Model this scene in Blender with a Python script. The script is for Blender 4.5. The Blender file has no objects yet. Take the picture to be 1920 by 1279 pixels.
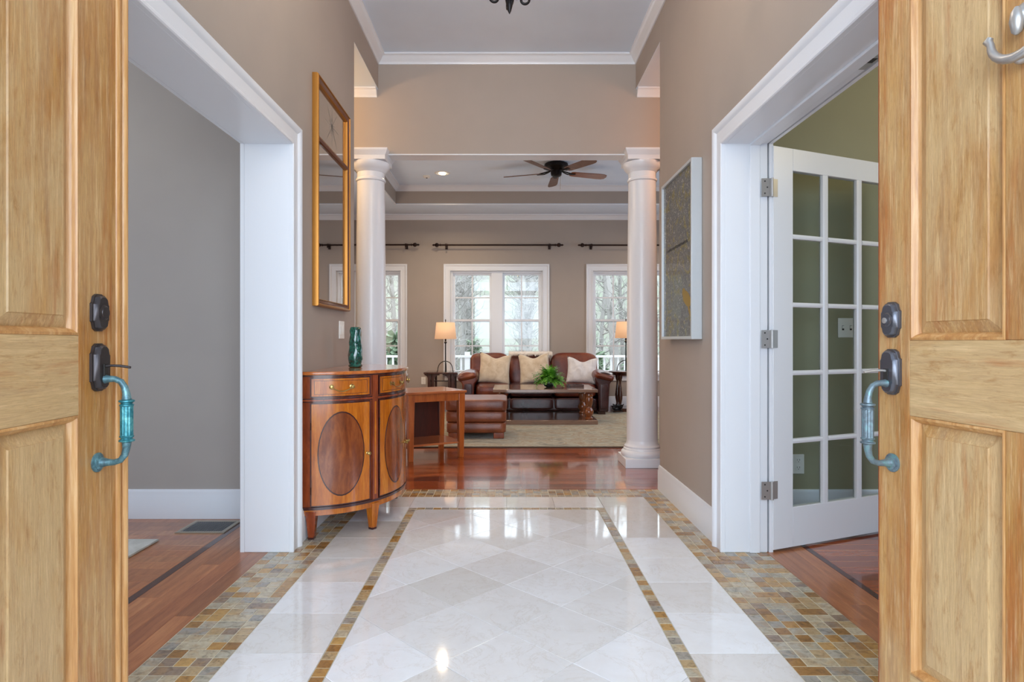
import bpy, math, random
from mathutils import Vector, Matrix, Euler
PI = math.pi
random.seed(7)
S = bpy.context.scene
C = S.collection

# ------------------------------------------------------------------ camera
H = 1.05
cam_d = bpy.data.cameras.new('camera'); cam = bpy.data.objects.new('camera', cam_d); C.objects.link(cam)
cam_d.sensor_width = 36.0
cam_d.lens = 36.0 * 1155 / 1920
cam_d.shift_x = 10 / 1920
cam_d.shift_y = 0.0
cam_d.clip_start = 0.05; cam_d.clip_end = 300
cam.location = (0, 0, H); cam.rotation_euler = (PI / 2, 0, 0)
S.camera = cam
# ------------------------------------------------------------------ world, exposure, area lights
w = bpy.data.worlds.new('sky'); S.world = w; w.use_nodes = True
w.node_tree.nodes['Background'].inputs[0].default_value = (0.86, 0.93, 1.0, 1)
w.node_tree.nodes['Background'].inputs[1].default_value = 4.8
S.view_settings.view_transform = 'Standard'
S.view_settings.look = 'None'
S.view_settings.exposure = 0.0
S.view_settings.gamma = 1.0
S.view_settings.use_curve_mapping = False

def area(name, loc, target, sx, sy, power, col):
    l = bpy.data.lights.new(name, 'AREA'); l.shape = 'RECTANGLE'; l.size = sx; l.size_y = sy
    l.energy = power; l.color = col
    o = bpy.data.objects.new(name, l); C.objects.link(o); o.location = loc
    o.rotation_euler = (Vector(target) - Vector(loc)).to_track_quat('-Z', 'Y').to_euler()
    return o
def point(name, loc, power, col, r=0.04):
    l = bpy.data.lights.new(name, 'POINT'); l.energy = power; l.color = col; l.shadow_soft_size = r
    o = bpy.data.objects.new(name, l); C.objects.link(o); o.location = loc
    return o
def spot(name, loc, power, col, ang=120, blend=.8, r=.05):
    l = bpy.data.lights.new(name, 'SPOT'); l.energy = power; l.color = col; l.shadow_soft_size = r
    l.spot_size = math.radians(ang); l.spot_blend = blend
    o = bpy.data.objects.new(name, l); C.objects.link(o); o.location = loc
    return o
COOL = (0.62, 0.79, 1.0); WARM = (1.0, 0.70, 0.42); NEUT = (1.0, 0.93, 0.85)
area('porch_fill', (0, -1.6, 2.1), (0, 3.5, 0.7), 3.6, 2.0, 104, COOL)  # added cool fill behind the camera, stands in for sky light
area('dining_fill', (-4.85, 2.2, 1.5), (-1, 2.4, 0.9), 2.2, 1.8, 66, (.60, .76, 1))  # added fill lamp inside the dining room; no window is built here
area('study_fill', (3.6, 0.80, 1.25), (3.2, 3.6, 0.3), 2.0, 1.3, 50, (.52, .72, 1))  # added cool lamp in the study, no window is built behind it
area('living_side_fill', (3.5, 7.4, 1.6), (0, 7.4, 0.8), 2.4, 1.8, 44, COOL)  # unseen fill added at the living room side wall, no window there
area('living_warm_fill', (-2.5, 7.0, 1.6), (0, 7.2, 1.0), 2.0, 1.8, 34, (1, .80, .64))  # unseen warm fill added opposite, there is no patio door

# ------------------------------------------------------------------ materials
def s2l(c):
    return tuple(((x / 255) / 12.92 if x / 255 <= 0.04045 else ((x / 255 + 0.055) / 1.055) ** 2.4) for x in c) + (1,)
class NM:
    def __init__(s, name):
        s.m = bpy.data.materials.new(name); s.m.use_nodes = True
        s.t = s.m.node_tree; s.b = s.t.nodes['Principled BSDF']; s.o = s.t.nodes['Material Output']
    def n(s, typ, **kw):
        nd = s.t.nodes.new(typ)
        for k, v in kw.items():
            if k.startswith('i_'):
                nd.inputs[int(k[2:]) if k[2:].isdigit() else k[2:].replace('_', ' ')].default_value = v
            else: setattr(nd, k, v)
        return nd
    def l(s, a, b): s.t.links.new(a, b)
    def coords(s, scale, kind='Object', rnd=True, rot=(0, 0, 0)):
        if kind == 'Position':
            src = s.n('ShaderNodeNewGeometry').outputs['Position']
        else:
            src = s.n('ShaderNodeTexCoord').outputs[kind]
        if rnd:
            oi = s.n('ShaderNodeObjectInfo')
            mul = s.n('ShaderNodeMath', operation='MULTIPLY'); s.l(oi.outputs['Random'], mul.inputs[0]); mul.inputs[1].default_value = 37.0
            ad = s.n('ShaderNodeVectorMath', operation='ADD'); s.l(src, ad.inputs[0]); s.l(mul.outputs[0], ad.inputs[1])
            src = ad.outputs[0]
        mp = s.n('ShaderNodeMapping'); s.l(src, mp.inputs[0]); mp.inputs['Scale'].default_value = scale; mp.inputs['Rotation'].default_value = rot
        return mp.outputs[0]
    def noise(s, vec, scale=5, detail=4, rough=.6, dist=0):
        nd = s.n('ShaderNodeTexNoise'); s.l(vec, nd.inputs['Vector'])
        nd.inputs['Scale'].default_value = scale; nd.inputs['Detail'].default_value = detail
        nd.inputs['Roughness'].default_value = rough; nd.inputs['Distortion'].default_value = dist
        return nd.outputs['Fac']
    def ramp(s, fac, stops, interp='LINEAR'):
        r = s.n('ShaderNodeValToRGB'); s.l(fac, r.inputs[0]); cr = r.color_ramp; cr.interpolation = interp
        while len(cr.elements) < len(stops): cr.elements.new(.5)
        for e, (p, c) in zip(cr.elements, stops):
            e.position = p; e.color = s2l(c) if len(c) == 3 else c
        return r.outputs[0]
    def mix(s, fac, a, b, mode='MIX'):
        m = s.n('ShaderNodeMix', data_type='RGBA', blend_type=mode)
        if isinstance(fac, (int, float)): m.inputs[0].default_value = fac
        else: s.l(fac, m.inputs[0])
        for i, x in ((6, a), (7, b)):
            if isinstance(x, tuple): m.inputs[i].default_value = s2l(x) if len(x) == 3 else x
            else: s.l(x, m.inputs[i])
        return m.outputs[2]
    def math(s, op, a, b=0.0):
        m = s.n('ShaderNodeMath', operation=op)
        for i, x in ((0, a), (1, b)):
            if isinstance(x, (int, float)): m.inputs[i].default_value = x
            else: s.l(x, m.inputs[i])
        return m.outputs[0]
    def col(s, c):
        if isinstance(c, tuple): s.b.inputs['Base Color'].default_value = s2l(c)
        else: s.l(c, s.b.inputs['Base Color'])
    def bump(s, h, strength=.2, dist=.01):
        b = s.n('ShaderNodeBump'); b.inputs['Strength'].default_value = strength; b.inputs['Distance'].default_value = dist
        s.l(h, b.inputs['Height']); s.l(b.outputs[0], s.b.inputs['Normal'])
    def set(s, rough=None, metal=None, coat=None, coat_rough=None, spec=None, sheen=None):
        for k, v in (('Roughness', rough), ('Metallic', metal), ('Coat Weight', coat), ('Coat Roughness', coat_rough),
                     ('Specular IOR Level', spec), ('Sheen Weight', sheen)):
            if v is not None: s.b.inputs[k].default_value = v
        return s
def simple(name, c, rough=.5, metal=0, coat=0, spec=.5, emit=None, estr=0, bump=None):
    m = NM(name); m.col(c); m.set(rough=rough, metal=metal, coat=coat, spec=spec)
    if emit: m.b.inputs['Emission Color'].default_value = s2l(emit); m.b.inputs['Emission Strength'].default_value = estr
    if bump: m.bump(m.noise(m.coords((1, 1, 1), rnd=False), bump[0], 3), bump[1], bump[2])
    return m.m
def paint(name, c, rough=.6):
    m = NM(name); v = m.coords((1, 1, 1), 'Position', False)
    f = m.noise(v, 1.3, 3); d = tuple(int(x * .97) for x in c)
    m.col(m.ramp(f, [(.3, d), (.7, c)])); m.set(rough=rough, spec=.3)
    m.bump(m.noise(v, 260, 2), .05, .002); return m.m
def wood(name, stops, grain=(12, 12, 1), kind='Object', rough=.35, coat=.3, rnd=True, per=None, bumpy=.08, dist=.6, scale=3.0, cr=.1):
    """grain: coordinate scale, small along the grain"""
    m = NM(name); v = m.coords(grain, kind, rnd)
    f = m.noise(v, scale, 6, .65, dist)
    g = m.noise(v, scale * 7, 3, .6, 0)
    fac = m.math('ADD', m.math('MULTIPLY', f, .75), m.math('MULTIPLY', g, .25))
    c = m.ramp(fac, stops)
    if per:
        oi = m.n('ShaderNodeObjectInfo')
        c = m.mix(per[0], c, m.ramp(oi.outputs['Random'], per[1]), 'MULTIPLY')
    m.col(c); m.set(rough=rough, coat=coat, coat_rough=cr)
    m.bump(g, bumpy, .003); return m.m

TAUPE = paint('taupe_wall_paint', (172, 160, 150))
GREEN = paint('green_wall_paint', (156, 153, 126))
GREY = paint('dining_wall_paint', (174, 167, 160))
TRIM = simple('white_trim_paint', (228, 231, 236), .28, spec=.5)
CEIL = paint('ceiling_paint', (226, 240, 255), .7)
WHITE = simple('white_plastic', (238, 236, 230), .3)
SLOT = simple('dark_slot', (40, 38, 36), .6)
GROUT = simple('pale_grout', (196, 188, 165), .7)
GROUT2 = simple('grey_joint', (136, 128, 120), .6)
def marble():
    m = NM('cream_marble'); v = m.coords((1, 1, 1), 'Position', True)
    oi = m.n('ShaderNodeObjectInfo')
    base = m.ramp(oi.outputs['Random'], [(0, (216, 214, 212)), (.3, (228, 228, 230)), (.55, (234, 236, 240)), (.8, (224, 223, 224)), (1, (208, 203, 198))])
    n = m.noise(v, 5.5, 9, .7, 1.0)
    vein = m.ramp(n, [(.485, (255, 255, 255)), (.5, (232, 224, 214)), (.515, (255, 255, 255))])
    cl = m.ramp(m.noise(v, 9, 5, .7), [(.3, (244, 241, 238)), (.7, (255, 255, 255))])
    m.col(m.mix(.5, m.mix(.7, base, cl, 'MULTIPLY'), vein, 'MULTIPLY'))
    m.set(rough=.05, spec=.75)
    m.bump(m.noise(v, 2.2, 2), .02, .004)
    return m.m
MARBLE = marble()
def slate():
    m = NM('slate_mosaic'); v = m.coords((1, 1, 1), 'Position', True)
    oi = m.n('ShaderNodeObjectInfo')
    base = m.ramp(oi.outputs['Random'], [(0, (184, 180, 166)), (.14, (198, 188, 166)), (.28, (164, 162, 158)), (.42, (188, 166, 130)),
         (.54, (180, 138, 76)), (.66, (156, 114, 60)), (.76, (186, 182, 172)), (.85, (150, 132, 118)), (.92, (196, 158, 96))], 'CONSTANT')
    n = m.noise(v, 34, 5, .65, 1.2)
    mot = m.ramp(n, [(.3, (128, 118, 104)), (.48, (222, 214, 200)), (.7, (255, 250, 240))])
    n2 = m.noise(v, 16, 4, .6, .5)
    m.col(m.mix(.75, m.mix(m.ramp(n2, [(.48, (0, 0, 0)), (.6, (150, 150, 150))]), base, (184, 140, 76)), mot, 'MULTIPLY'))
    m.set(rough=.26, spec=.5, coat=.35, coat_rough=.08)
    m.bump(n, .25, .004); return m.m
SLATE = slate()
FLOORX = wood('jatoba_planks_across', [(.28, (118, 52, 22)), (.5, (164, 84, 38)), (.72, (192, 112, 54))], (1.2, 14, 14), 'Position', .2, .7,
              per=(1.0, [(0, (160, 130, 115)), (.3, (235, 215, 195)), (.5, (255, 245, 225)), (.7, (180, 145, 125)), (.85, (255, 235, 200)), (1, (255, 255, 245))]), bumpy=.03, cr=.05)
FLOORY = wood('jatoba_planks_along', [(.28, (146, 92, 58)), (.5, (184, 126, 84)), (.72, (214, 160, 112))], (14, 1.2, 14), 'Position', .3, .25,
              per=(.9, [(0, (185, 165, 155)), (.35, (235, 215, 200)), (.6, (255, 240, 225)), (.8, (210, 180, 165)), (1, (255, 255, 245))]), bumpy=.03, cr=.08)
INLAY = simple('dark_inlay_wood', (70, 32, 22), .25, coat=.4)
def doorwood(name, pl, warm):
    m = NM(name); v = m.coords((14, 14, .9), 'Object', True)
    f = m.noise(v, 3, 6, .65, .5); g = m.noise(v, 22, 4, .7, 0)
    c = m.ramp(f, [(.25, (144, 86, 34)), (.45, (184, 128, 64)), (.6, (200, 150, 82)), (.78, (184, 120, 52))])
    v2 = m.coords((2.6, 2.6, .9), 'Object', True)
    pale = m.ramp(m.noise(v2, 1.7, 6, .65, .6), [(.40 - pl, (0, 0, 0)), (.60 - pl * .5, (int(170 + pl * 500),) * 3)])
    c = m.mix(pale, c, (214, 188, 142))
    v4 = m.coords((7, 7, .8), 'Object', True)
    rd = m.ramp(m.noise(v4, 2.2, 5, .65, .3), [(.56 - warm, (0, 0, 0)), (.70 - warm, (210, 210, 210))])
    c = m.mix(rd, c, (178, 100, 34))
    v3 = m.coords((11, 11, 2.6), 'Object', True)
    dk = m.ramp(m.noise(v3, 4, 7, .72, .6), [(.54, (0, 0, 0)), (.70, (210, 210, 210))])
    c = m.mix(dk, c, (164, 114, 52))
    st = m.ramp(m.noise(m.coords((38, 38, 1.6), 'Object', True), 3, 5, .7), [(.52, (0, 0, 0)), (.66, (190, 190, 190))])
    c = m.mix(st, c, (236, 206, 156))
    fl = m.ramp(m.noise(m.coords((60, 60, 9), 'Object', True), 3, 5, .75), [(.60, (0, 0, 0)), (.70, (150, 150, 150))])
    c = m.mix(fl, c, (120, 74, 30))
    m.col(m.mix(.35, c, m.ramp(g, [(.3, (150, 138, 126)), (.7, (255, 255, 255))]), 'MULTIPLY'))
    m.set(rough=.42, spec=.45, coat=.12, coat_rough=.25); m.bump(g, .3, .003); return m.m
DOORW = doorwood('weathered_door_wood', .0, .06)
DOORP = doorwood('weathered_panel_wood', .1, -.03)
DOOREDGE = wood('door_moulding_wood', [(.3, (160, 104, 52)), (.5, (196, 146, 88)), (.7, (220, 182, 132))], (14, 14, .8), rough=.4, coat=.2)
SATIN = wood('satinwood_veneer', [(.28, (120, 56, 6)), (.5, (178, 94, 12)), (.72, (208, 130, 30))], (8, 8, .9), rough=.25, coat=.6)
FLAME = wood('flame_mahogany', [(.25, (80, 34, 16)), (.45, (118, 56, 24)), (.6, (146, 78, 34)), (.78, (92, 40, 20))], (5, 5, 1.3), rough=.22, coat=.6, dist=2.2, scale=1.8)
MAHOG = wood('mahogany_frame', [(.3, (96, 34, 16)), (.55, (142, 62, 26)), (.75, (168, 84, 34))], (10, 10, 1.5), rough=.22, coat=.6)
BAND = simple('dark_banding', (62, 22, 18), .25, coat=.5)
CABTOP = wood('cabinet_top_wood', [(.3, (150, 72, 26)), (.5, (184, 98, 38)), (.7, (204, 124, 54))], (8, 1, 8), rough=.14, coat=.7)
OAK = wood('orange_oak', [(.28, (126, 58, 18)), (.5, (170, 88, 34)), (.72, (192, 112, 50))], (9, 9, 1), rough=.28, coat=.5)
OAKTOP = wood('orange_oak_top', [(.28, (138, 70, 34)), (.5, (176, 98, 54)), (.72, (196, 120, 70))], (1, 9, 9), rough=.22, coat=.5)
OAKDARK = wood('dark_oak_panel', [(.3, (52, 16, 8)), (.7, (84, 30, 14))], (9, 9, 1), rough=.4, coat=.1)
DKWOOD = wood('dark_walnut', [(.3, (44, 20, 14)), (.7, (84, 44, 30))], (9, 9, 1), rough=.25, coat=.6)
CTABLE = wood('coffee_table_wood', [(.3, (104, 78, 66)), (.7, (148, 116, 98))], (1, 9, 9), rough=.14, coat=1)
CLEG = wood('turned_leg_wood', [(.3, (96, 46, 18)), (.7, (150, 84, 40))], (9, 9, 1), rough=.25, coat=.6)
def leather(name, a, b, c, rough=.34):
    m = NM(name); v = m.coords((1, 1, 1), 'Object', False)
    m.col(m.ramp(m.noise(v, 4.5, 5, .6), [(.3, a), (.5, b), (.72, c)])); m.set(rough=rough, spec=.5, coat=.2, coat_rough=.25)
    vo = m.n('ShaderNodeTexVoronoi'); m.l(v, vo.inputs['Vector']); vo.inputs['Scale'].default_value = 130
    m.bump(m.math('ADD', m.math('MULTIPLY', vo.outputs['Distance'], .3), m.math('MULTIPLY', m.noise(v, 9, 4), 1.2)), .35, .01); return m.m
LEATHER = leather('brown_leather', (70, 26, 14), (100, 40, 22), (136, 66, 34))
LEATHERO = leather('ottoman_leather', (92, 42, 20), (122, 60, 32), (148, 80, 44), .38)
LEATHERD = leather('shaded_leather', (40, 18, 22), (58, 26, 28), (74, 36, 34), .26)  # darker copy of the sofa leather, shade and reflections put into the colour
def fabric(name, a, b, sc=12):
    m = NM(name); v = m.coords((1, 1, 1), 'Object', True)
    m.col(m.ramp(m.noise(v, sc, 4, .6, .8), [(.35, a), (.65, b)])); m.set(rough=.9, spec=.2, sheen=.3)
    m.bump(m.noise(v, 180, 2), .25, .002); return m.m
PILLOW = fabric('beige_brocade', (196, 176, 150), (220, 204, 182), 9)
PILLOWW = fabric('pale_grey_cotton', (206, 202, 204), (228, 224, 224), 9)
FUR = fabric('cream_fur', (214, 200, 186), (236, 228, 220), 20)
LINEN = fabric('dining_rug_wool', (176, 174, 164), (206, 204, 196), 7)
def rugm():
    m = NM('woven_rug'); v = m.coords((1, 2.2, 1), 'Position', False)
    c = m.ramp(m.noise(v, 3.2, 6, .62, 1.4), [(.3, (112, 106, 94)), (.42, (148, 142, 122)), (.50, (176, 170, 150)), (.56, (150, 126, 92)), (.62, (170, 164, 144)), (.7, (160, 162, 154))])
    m.col(m.mix(.4, c, m.ramp(m.noise(v, 26, 4), [(.35, (190, 180, 160)), (.65, (255, 255, 255))]), 'MULTIPLY'))
    m.set(rough=.95, spec=.1, sheen=.2); m.bump(m.noise(v, 300, 2), .4, .003); return m.m
RUG = rugm()
RUGEDGE = simple('rug_binding', (78, 66, 56), .9)
BLACK = simple('black_iron', (26, 22, 22), .4, metal=.6)
BRONZE = simple('oil_rubbed_bronze', (48, 32, 26), .38, metal=.7)
PEWTER = simple('dark_pewter', (104, 106, 114), .34, metal=.85, bump=(60, .2, .002))
PEWTERD = simple('dark_bronze_plate', (76, 72, 74), .4, metal=.8, bump=(60, .2, .002))
CHROME = simple('satin_nickel', (178, 176, 174), .34, metal=.6)
BRASS = simple('antique_brass', (176, 150, 92), .3, metal=1)
def verd(name, a, b, c):
    m = NM(name); v = m.coords((1, 1, 1), 'Object', False)
    m.col(m.ramp(m.noise(v, 45, 5, .7, .6), [(.3, a), (.5, b), (.68, c)])); m.set(rough=.4, metal=.45); m.bump(m.noise(v, 120, 3), .3, .002); return m.m
VERD = verd('verdigris_bronze', (70, 84, 92), (84, 122, 132), (120, 162, 170))
VERDB = verd('bright_verdigris', (30, 86, 98), (54, 130, 142), (108, 176, 178))
VERDG = verd('grey_verdigris', (84, 96, 104), (112, 130, 140), (110, 158, 158))
GOLD = simple('gilt_frame', (168, 112, 42), .36, metal=.6, bump=(40, .15, .002))
GOLDD = simple('dark_gilt', (112, 58, 24), .35, metal=.4, coat=.3)
MIRROR = simple('mirror_glass', (214, 208, 204), .015, metal=1)
ETCH = simple('etched_line', (150, 140, 130), .7)
SILVER = simple('silver_leaf', (204, 210, 214), .34, metal=.45, bump=(25, .25, .003))
def glassm(name='clear_glass', tint=(.93, .96, .97, 1), refl=1.0):
    m = NM(name); t = m.t; t.nodes.remove(m.b)
    tr = m.n('ShaderNodeBsdfTransparent'); tr.inputs[0].default_value = tint
    gl = m.n('ShaderNodeBsdfGlossy'); gl.inputs['Roughness'].default_value = .01
    lw = m.n('ShaderNodeLayerWeight'); lw.inputs[0].default_value = .5
    fr = m.math('ADD', .03, m.math('MULTIPLY', m.math('POWER', lw.outputs['Facing'], 5.0), .9))
    mx = m.n('ShaderNodeMixShader'); m.l(m.math('MULTIPLY', fr, refl), mx.inputs[0]); m.l(tr.outputs[0], mx.inputs[1]); m.l(gl.outputs[0], mx.inputs[2])
    m.l(mx.outputs[0], m.o.inputs[0]); return m.m
GLASS = glassm()
GLASSD = glassm('door_glass', (.90, .93, .93, 1), .55)
def artm():
    m = NM('engraved_artwork'); v = m.coords((1, 1, 1), 'Position', False)
    vo = m.n('ShaderNodeTexVoronoi', feature='DISTANCE_TO_EDGE'); m.l(v, vo.inputs['Vector']); vo.inputs['Scale'].default_value = 55
    c = m.ramp(m.noise(v, 70, 6, .75, 1.5), [(.36, (30, 32, 38)), (.46, (122, 124, 124)), (.53, (46, 50, 56)), (.62, (190, 188, 180))])
    y = m.ramp(m.noise(v, 5, 4, .7, 2.5), [(.52, (0, 0, 0)), (.60, (200, 200, 200))])
    c = m.mix(y, c, m.ramp(m.noise(v, 60, 4), [(.4, (96, 92, 40)), (.6, (160, 148, 72))]))
    c = m.mix(m.ramp(vo.outputs['Distance'], [(.0, (60, 60, 60)), (.05, (0, 0, 0))]), c, (36, 36, 40))
    m.col(c); m.set(rough=.6, spec=.2, coat=.3, coat_rough=.01); return m.m
ART = artm()
GLAZE = NM('green_ceramic_glaze'); _v = GLAZE.coords((1, 1, 1), 'Object', False)
GLAZE.col(GLAZE.ramp(GLAZE.noise(_v, 30, 4, .6, 1.2), [(.38, (4, 48, 42)), (.54, (10, 84, 72)), (.7, (50, 128, 108))])); GLAZE.set(rough=.1, coat=.8, coat_rough=.03); GLAZE = GLAZE.m
def shadem():
    m = NM('lit_linen_shade'); m.col((226, 196, 160)); m.set(rough=.9)
    m.b.inputs['Emission Color'].default_value = s2l((255, 188, 140)); m.b.inputs['Emission Strength'].default_value = .42; return m.m
SHADE = shadem()
BULB = simple('lit_lens', (255, 240, 220), .5, emit=(255, 226, 186), estr=14)
BLADE = wood('fan_blade_wood', [(.3, (84, 52, 36)), (.7, (134, 96, 74))], (2, 9, 9), rough=.35, coat=.3)
BLADER = wood('reddish_fan_blade', [(.3, (104, 50, 22)), (.7, (150, 84, 40))], (2, 9, 9), rough=.35, coat=.3)
LEAF = NM('fern_leaf'); _v = LEAF.coords((1, 1, 1), 'Object', False)
LEAF.col(LEAF.ramp(LEAF.noise(_v, 20, 3), [(.35, (44, 112, 22)), (.65, (112, 180, 50))])); LEAF.set(rough=.5); LEAF = LEAF.m
BARK = simple('hazed_bark', (146, 142, 138), .9)  # bark lightened, outdoor haze and overexposure painted into its colour
PINE = simple('hazed_evergreen', (128, 146, 120), .9)  # needles lightened too, bright haze put into the colour
GROUND = NM('leaf_litter'); _v = GROUND.coords((1, 1, .35), 'Position', False)
GROUND.col(GROUND.ramp(GROUND.noise(_v, 1.4, 8, .75, .8), [(.34, (96, 100, 92)), (.46, (134, 132, 124)), (.56, (120, 128, 112)), (.68, (164, 160, 152))])); GROUND.set(rough=.95, spec=.1); GROUND = GROUND.m
DECK = simple('deck_board', (150, 142, 134), .8)
RAILW = simple('white_railing', (226, 226, 228), .5)
VENTM = simple('vent_metal', (156, 146, 130), .4, metal=.3)
STONE = simple('porch_stone', (150, 140, 128), .8)

# ------------------------------------------------------------------ mesh helpers
class MB:
    def __init__(s): s.v = []; s.f = []
    def add(s, vs, fs, M=None):
        n = len(s.v)
        s.v += [tuple(M @ Vector(p)) if M else tuple(p) for p in vs]
        s.f += [tuple(i + n for i in f) for f in fs]; return s
    def box(s, x0, x1, y0, y1, z0, z1, M=None):
        v = [(x0, y0, z0), (x1, y0, z0), (x1, y1, z0), (x0, y1, z0), (x0, y0, z1), (x1, y0, z1), (x1, y1, z1), (x0, y1, z1)]
        return s.add(v, [(0, 3, 2, 1), (4, 5, 6, 7), (0, 1, 5, 4), (1, 2, 6, 5), (2, 3, 7, 6), (3, 0, 4, 7)], M)
    def taper(s, w0, w1, z0, z1, cx=0, cy=0, M=None):
        a, b = w0 / 2, w1 / 2
        v = [(cx - a, cy - a, z0), (cx + a, cy - a, z0), (cx + a, cy + a, z0), (cx - a, cy + a, z0), (cx - b, cy - b, z1), (cx + b, cy - b, z1), (cx + b, cy + b, z1), (cx - b, cy + b, z1)]
        return s.add(v, [(0, 3, 2, 1), (4, 5, 6, 7), (0, 1, 5, 4), (1, 2, 6, 5), (2, 3, 7, 6), (3, 0, 4, 7)], M)
    def lathe(s, prof, n=24, M=None, cap=True):
        vs, fs = [], []
        for r, z in prof:
            for k in range(n):
                a = 2 * PI * k / n; vs.append((r * math.cos(a), r * math.sin(a), z))
        for i in range(len(prof) - 1):
            for k in range(n):
                fs.append((i * n + k, i * n + (k + 1) % n, (i + 1) * n + (k + 1) % n, (i + 1) * n + k))
        if cap:
            fs.append(tuple(range(n - 1, -1, -1))); fs.append(tuple(range((len(prof) - 1) * n, len(prof) * n)))
        return s.add(vs, fs, M)
    def tube(s, pts, r, n=10, M=None, cap=True):
        pts = [Vector(p) for p in pts]; rs = r if isinstance(r, (list, tuple)) else [r] * len(pts)
        vs, fs = [], []; up = None
        for i, p in enumerate(pts):
            t = (pts[min(i + 1, len(pts) - 1)] - pts[max(i - 1, 0)]).normalized()
            if up is None:
                up = Vector((0, 0, 1)) if abs(t.z) < .9 else Vector((1, 0, 0))
            u = (up - t * up.dot(t)).normalized(); up = u; q = t.cross(u)
            for k in range(n):
                a = 2 * PI * k / n; vs.append(p + (u * math.cos(a) + q * math.sin(a)) * rs[i])
        for i in range(len(pts) - 1):
            for k in range(n):
                fs.append((i * n + k, (i + 1) * n + k, (i + 1) * n + (k + 1) % n, i * n + (k + 1) % n))
        if cap:
            fs.append(tuple(range(n))); fs.append(tuple(range(len(pts) * n - 1, (len(pts) - 1) * n - 1, -1)))
        return s.add(vs, fs, M)
    def prism(s, poly, a0, a1, axis='y', M=None):
        """poly of 2D points extruded along axis"""
        n = len(poly)
        def P(p, t): return {'x': (t, p[0], p[1]), 'y': (p[0], t, p[1]), 'z': (p[0], p[1], t)}[axis]
        vs = [P(p, a0) for p in poly] + [P(p, a1) for p in poly]
        fs = [(i, (i + 1) % n, n + (i + 1) % n, n + i) for i in range(n)] + [tuple(range(n - 1, -1, -1)), tuple(range(n, 2 * n))]
        return s.add(vs, fs, M)
    def superq(s, a, b, c, e1=.3, e2=.3, cx=0, cy=0, cz=0, nu=28, nv=16, M=None):
        sp = lambda x, e: math.copysign(abs(x) ** e, x)
        vs, fs = [], []
        for j in range(nv + 1):
            p = -PI / 2 + PI * j / nv
            for i in range(nu):
                t = 2 * PI * i / nu
                vs.append((cx + a * sp(math.cos(p), e1) * sp(math.cos(t), e2), cy + b * sp(math.cos(p), e1) * sp(math.sin(t), e2), cz + c * sp(math.sin(p), e1)))
        for j in range(nv):
            for i in range(nu):
                fs.append((j * nu + i, j * nu + (i + 1) % nu, (j + 1) * nu + (i + 1) % nu, (j + 1) * nu + i))
        return s.add(vs, fs, M)
    def sweep(s, path, N, prof, closed=False, M=None):
        """mitred sweep: prof (u, v): u to the left of travel in the plane with normal N, v along N"""
        N = Vector(N).normalized(); P = [Vector(p) for p in path]; n = len(P)
        L = lambda d: N.cross(d).normalized()
        vs, fs = [], []; k = len(prof)
        for i in range(n):
            d0 = (P[i] - P[i - 1]) if (i > 0 or closed) else None
            d1 = (P[(i + 1) % n] - P[i]) if (i < n - 1 or closed) else None
            if d0 is None: u = L(d1)
            elif d1 is None: u = L(d0)
            else:
                a, b = L(d0), L(d1); u = (a + b) / (1 + a.dot(b))
            for (pu, pv) in prof: vs.append(P[i] + u * pu + N * pv)
        segs = n if closed else n - 1
        for i in range(segs):
            j = (i + 1) % n
            for q in range(k):
                fs.append((i * k + q, i * k + (q + 1) % k, j * k + (q + 1) % k, j * k + q))
        if not closed:
            fs.append(tuple(range(k - 1, -1, -1))); fs.append(tuple(range((n - 1) * k, n * k)))
        return s.add(vs, fs, M)
    def mesh(s, name, mat, smooth=False, fix=True):
        me = bpy.data.meshes.new(name); me.from_pydata(s.v, [], s.f)
        if fix:
            import bmesh
            bm = bmesh.new(); bm.from_mesh(me); bmesh.ops.recalc_face_normals(bm, faces=bm.faces); bm.to_mesh(me); bm.free()
        if mat: me.materials.append(mat)
        if smooth:
            me.shade_smooth(); me.set_sharp_from_angle(angle=math.radians(38))
        return me
def link(name, me, parent=None, loc=(0, 0, 0), rz=0, kind=None):
    o = bpy.data.objects.new(name, me); C.objects.link(o); o.location = loc; o.rotation_euler = (0, 0, rz)
    if parent is not None: o.parent = parent
    if kind: o['kind'] = kind
    return o
def part(name, mb, mat, parent=None, smooth=False, bevel=0, kind=None, loc=(0, 0, 0), rz=0, label=None, seg=2):
    o = link(name, mb.mesh(name, mat, smooth), parent, loc, rz, kind)
    if bevel:
        b = o.modifiers.new('edge', 'BEVEL'); b.width = bevel; b.segments = seg; b.limit_method = 'ANGLE'; b.angle_limit = math.radians(40)
        o.data.shade_smooth(); b.harden_normals = False
        o.data.set_sharp_from_angle(angle=math.radians(38))
    if label: o['label'] = label
    return o
def tag(o, label, cat=None, group=None, kind=None):
    o['label'] = label
    if cat: o['category'] = cat
    if group: o['group'] = group
    if kind: o['kind'] = kind
    return o
def thing(name, label, cat, loc=(0, 0, 0), rz=0, group=None, kind=None):
    return tag(link(name, None, None, loc, rz), label, cat, group, kind)
def copy_tree(o, parent=None):
    c = o.copy(); C.objects.link(c); c.parent = parent
    for ch in list(o.children): copy_tree(ch, c)
    return c
def R(ax, a): return Matrix.Rotation(a, 4, ax)
def T(x, y, z): return Matrix.Translation((x, y, z))

# key planes
LX, RX = -1.08, 1.085          # foyer wall faces
LXo, RXo = -1.30, 1.30         # their other faces
YE = 4.36                      # where the foyer side walls end
YB0, YB1 = 5.18, 5.33          # cross beam
ZC = 3.45; ZH = 3.17; ZO = 2.03
YF = 9.8                       # living room window wall
JY = 3.06                      # far jamb of the side openings
SX = 0.95                      # near end of the side openings
YR = 3.65                      # back walls of dining room and study

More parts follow.
